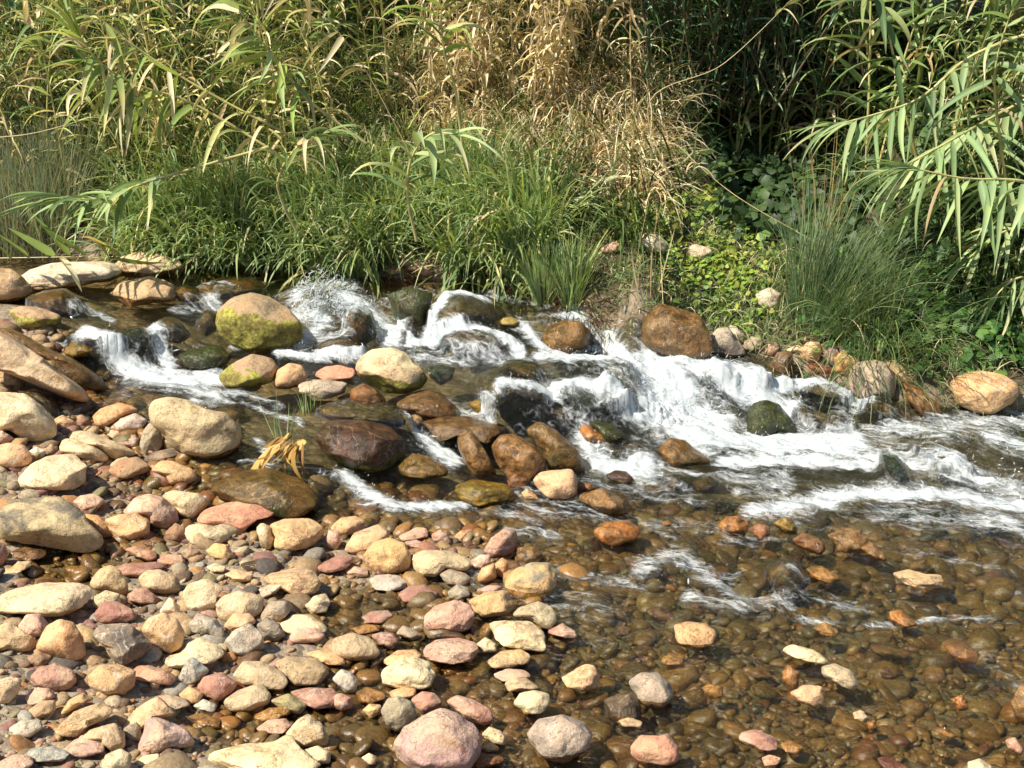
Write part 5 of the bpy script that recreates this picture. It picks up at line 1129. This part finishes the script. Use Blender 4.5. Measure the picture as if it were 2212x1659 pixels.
for i, (u, v, n, lb) in enumerate([(1175, 655, 190, 'upright green reed tuft at the brink left of the brown rootlets'), (1235, 655, 120, 'small green reed tuft beside the brown rootlets at the brink'), (1120, 590, 220, 'arching grass tuft at the water left of the upright reed tuft'),
    (840, 528, 260, 'lush arching grass tuft hanging over the water behind the stones of the far bank'), (1020, 545, 240, 'lush grass tuft between the far bank stones and the arching tuft'), (760, 565, 260, 'dark lush grass tuft above the tall splash'),
    (640, 560, 260, 'dark lush grass tuft left of the tall splash'), (520, 545, 240, 'broad-bladed grass tuft behind the leaf litter'), (420, 540, 240, 'broad-bladed grass tuft right of the peaked cream boulder'), (310, 535, 220, 'grass tuft behind the peaked cream boulder'),
    (950, 470, 260, 'bright green tuft beneath the young green reed'), (1060, 460, 260, 'bright green tuft below the dead canes'), (1150, 520, 200, 'mixed green tuft at the left end of the low terrace'), (720, 460, 260, 'mid green tuft under the bushy young cane')]):
    tall = 'reed' in lb and 'under' not in lb and 'beneath' not in lb
    tussock('grass_tuft', lb, 'grass tuft', u, v, n, (.25, .42) if tall else (.28, .62), (.006, .011) if tall else (.008, .020), .5 if tall else 1.35, np.concatenate([LUSH, LUSH, YG]) if not 'dark' in lb else LUSH*.75, 30+i, .05 if tall else .15, .3 if tall else .45, (0, -.1, 1) if tall else (0, -.35, 1), 'grass tufts along the far bank')
tussock('grass_sprig', 'thin bright grass sprig growing from the orange dead leaf clump', 'grass sprig', 612, 955, 16, (.12, .26), (.003, .006), .5, LUSH*1.3, 60, .04, .3)
tussock('grass_sprig', 'thin grass sprig in the water below the flat grey rock', 'grass sprig', 668, 885, 12, (.10, .20), (.003, .006), .4, LUSH*1.3, 61, .05, .2)
tussock('dead_leaf_clump', 'orange dead leaves caught in the stream beside the purple brown boulder', 'dead leaves', 630, 1003, 26, (.08, .24), (.010, .045), 1.3, np.array([(.50,.30,.09),(.62,.42,.14),(.34,.19,.07),(.26,.14,.06)]), 62, .07, .5, (-.5, -.35, -.35), mat=M_DRY, curl=1.6, lift=.12)
tussock('root_mat', 'mat of rusty brown rootlets hanging at the brink under the small reed tuft', 'roots', 1270, 690, 420, (.08, .2), (.003, .006), 2.2, np.array([(.09,.045,.025),(.15,.075,.035),(.06,.035,.02)]), 63, .16, 1.0, (0, -.8, .5), mat=M_DRY, curl=.8)
tussock('dry_tuft', 'dry straw tuft trailing over the rock pile on the far bank', 'dry grass', 1700, 770, 26, (.2, .4), (.003, .007), 2.0, STRAW*.8, 64, .08, .6, (.2, -.8, .6), mat=M_DRY)
tussock('dry_tuft', 'thin tawny dry stems rising in the dark hollow', 'dry grass', 1765, 560, 26, (.5, .95), (.004, .008), .3, np.array([(.42,.30,.12),(.34,.22,.10)]), 65, .1, .15, (0, -.05, 1), mat=M_DRY)
tussock('dry_tuft', 'single dry stalks standing on the terrace among the creeper', 'dry grass', 1390, 620, 9, (.3, .6), (.005, .009), .2, STRAW, 66, .12, .1, (0, 0, 1), mat=M_DRY)
# dark oleander shrub
root = bpy.data.objects.new('oleander_shrub', None); COL.objects.link(root); root['label'] = 'dark green lance-leaved shrub right of the dry clump at the top'; root['category'] = 'shrub'
c = np.array([xat(1500, 9.2), 9.2, float(Bz(xat(1500, 9.2), 9.2))]); root.location = c; stems = []; lv = []
g = np.random.default_rng(91)
for k in range(120):
    a = np.array([g.normal(.12, .5), g.normal(0, .15), 0]); d = np.array([g.normal(0, .28), -.12+g.normal(0, .2), 1.]); d /= np.linalg.norm(d); h = g.uniform(.7, 2.5); P = smooth_path([a, a+d*h*.5, a+d*h+np.array([g.normal(0, .1), -.1, 0])], 10)
    stems.append(tube(P, .008, .003, (.08, .06, .035), 5)); m = int(34*h); t = g.random(m)**.7*8.9; i = t.astype(int); Q = P[i]+(P[np.minimum(i+1, 9)]-P[i])*(t-i)[:, None]
    lv.append(blades(Q, g.normal(0, .7, (m, 3))+np.array([0, -.15, .55]), g.uniform(.09, .16, m), g.uniform(.014, .024, m), g.uniform(.2, .9, m), 4, pick(np.array([(.045,.10,.045),(.07,.14,.06),(.09,.17,.075)]), m, g), fold=.2, rg=g))
mk('stems', merge(stems), M_STALK, root); mk('foliage', merge(lv), leaf_material('oleander_leaf', .35, .1, .5), root)
# yellow flowers on the terrace
for i, (u, v, lb) in enumerate([(1341, 462, 'pair of yellow daisy flowers at the top of the terrace'), (1299, 487, 'single yellow daisy flower left of the pair on the terrace'), (1364, 490, 'small yellow flower among the terrace weeds below the pair'), (1310, 520, 'tiny yellow flower low on the left of the terrace')]):
    c = hit(u, v+14, Sz); r_ = bpy.data.objects.new('yellow_flower', None); COL.objects.link(r_); r_.location = c; r_['label'] = lb; r_['category'] = 'flower'; r_['group'] = 'yellow flowers on the terrace'
    g = np.random.default_rng(i); mk('stem', tube([(0, 0, 0), (.005, 0, .04), (0, -.004, .085)], .002, .0015, (.1, .17, .04), 5), M_LEAF, r_)
    n = 13; a = np.linspace(0, 2*pi, n, endpoint=False); mk('petals', blades(np.tile([[0, -.006, .085]], (n, 1)), np.stack([np.cos(a), -.4+0*a, np.sin(a)*.8+.25], 1), np.full(n, .021), np.full(n, .009), np.zeros(n), 2, np.tile([[.75, .50, .02]], (n, 1)), fold=0, rg=g), M_LEAF, r_)
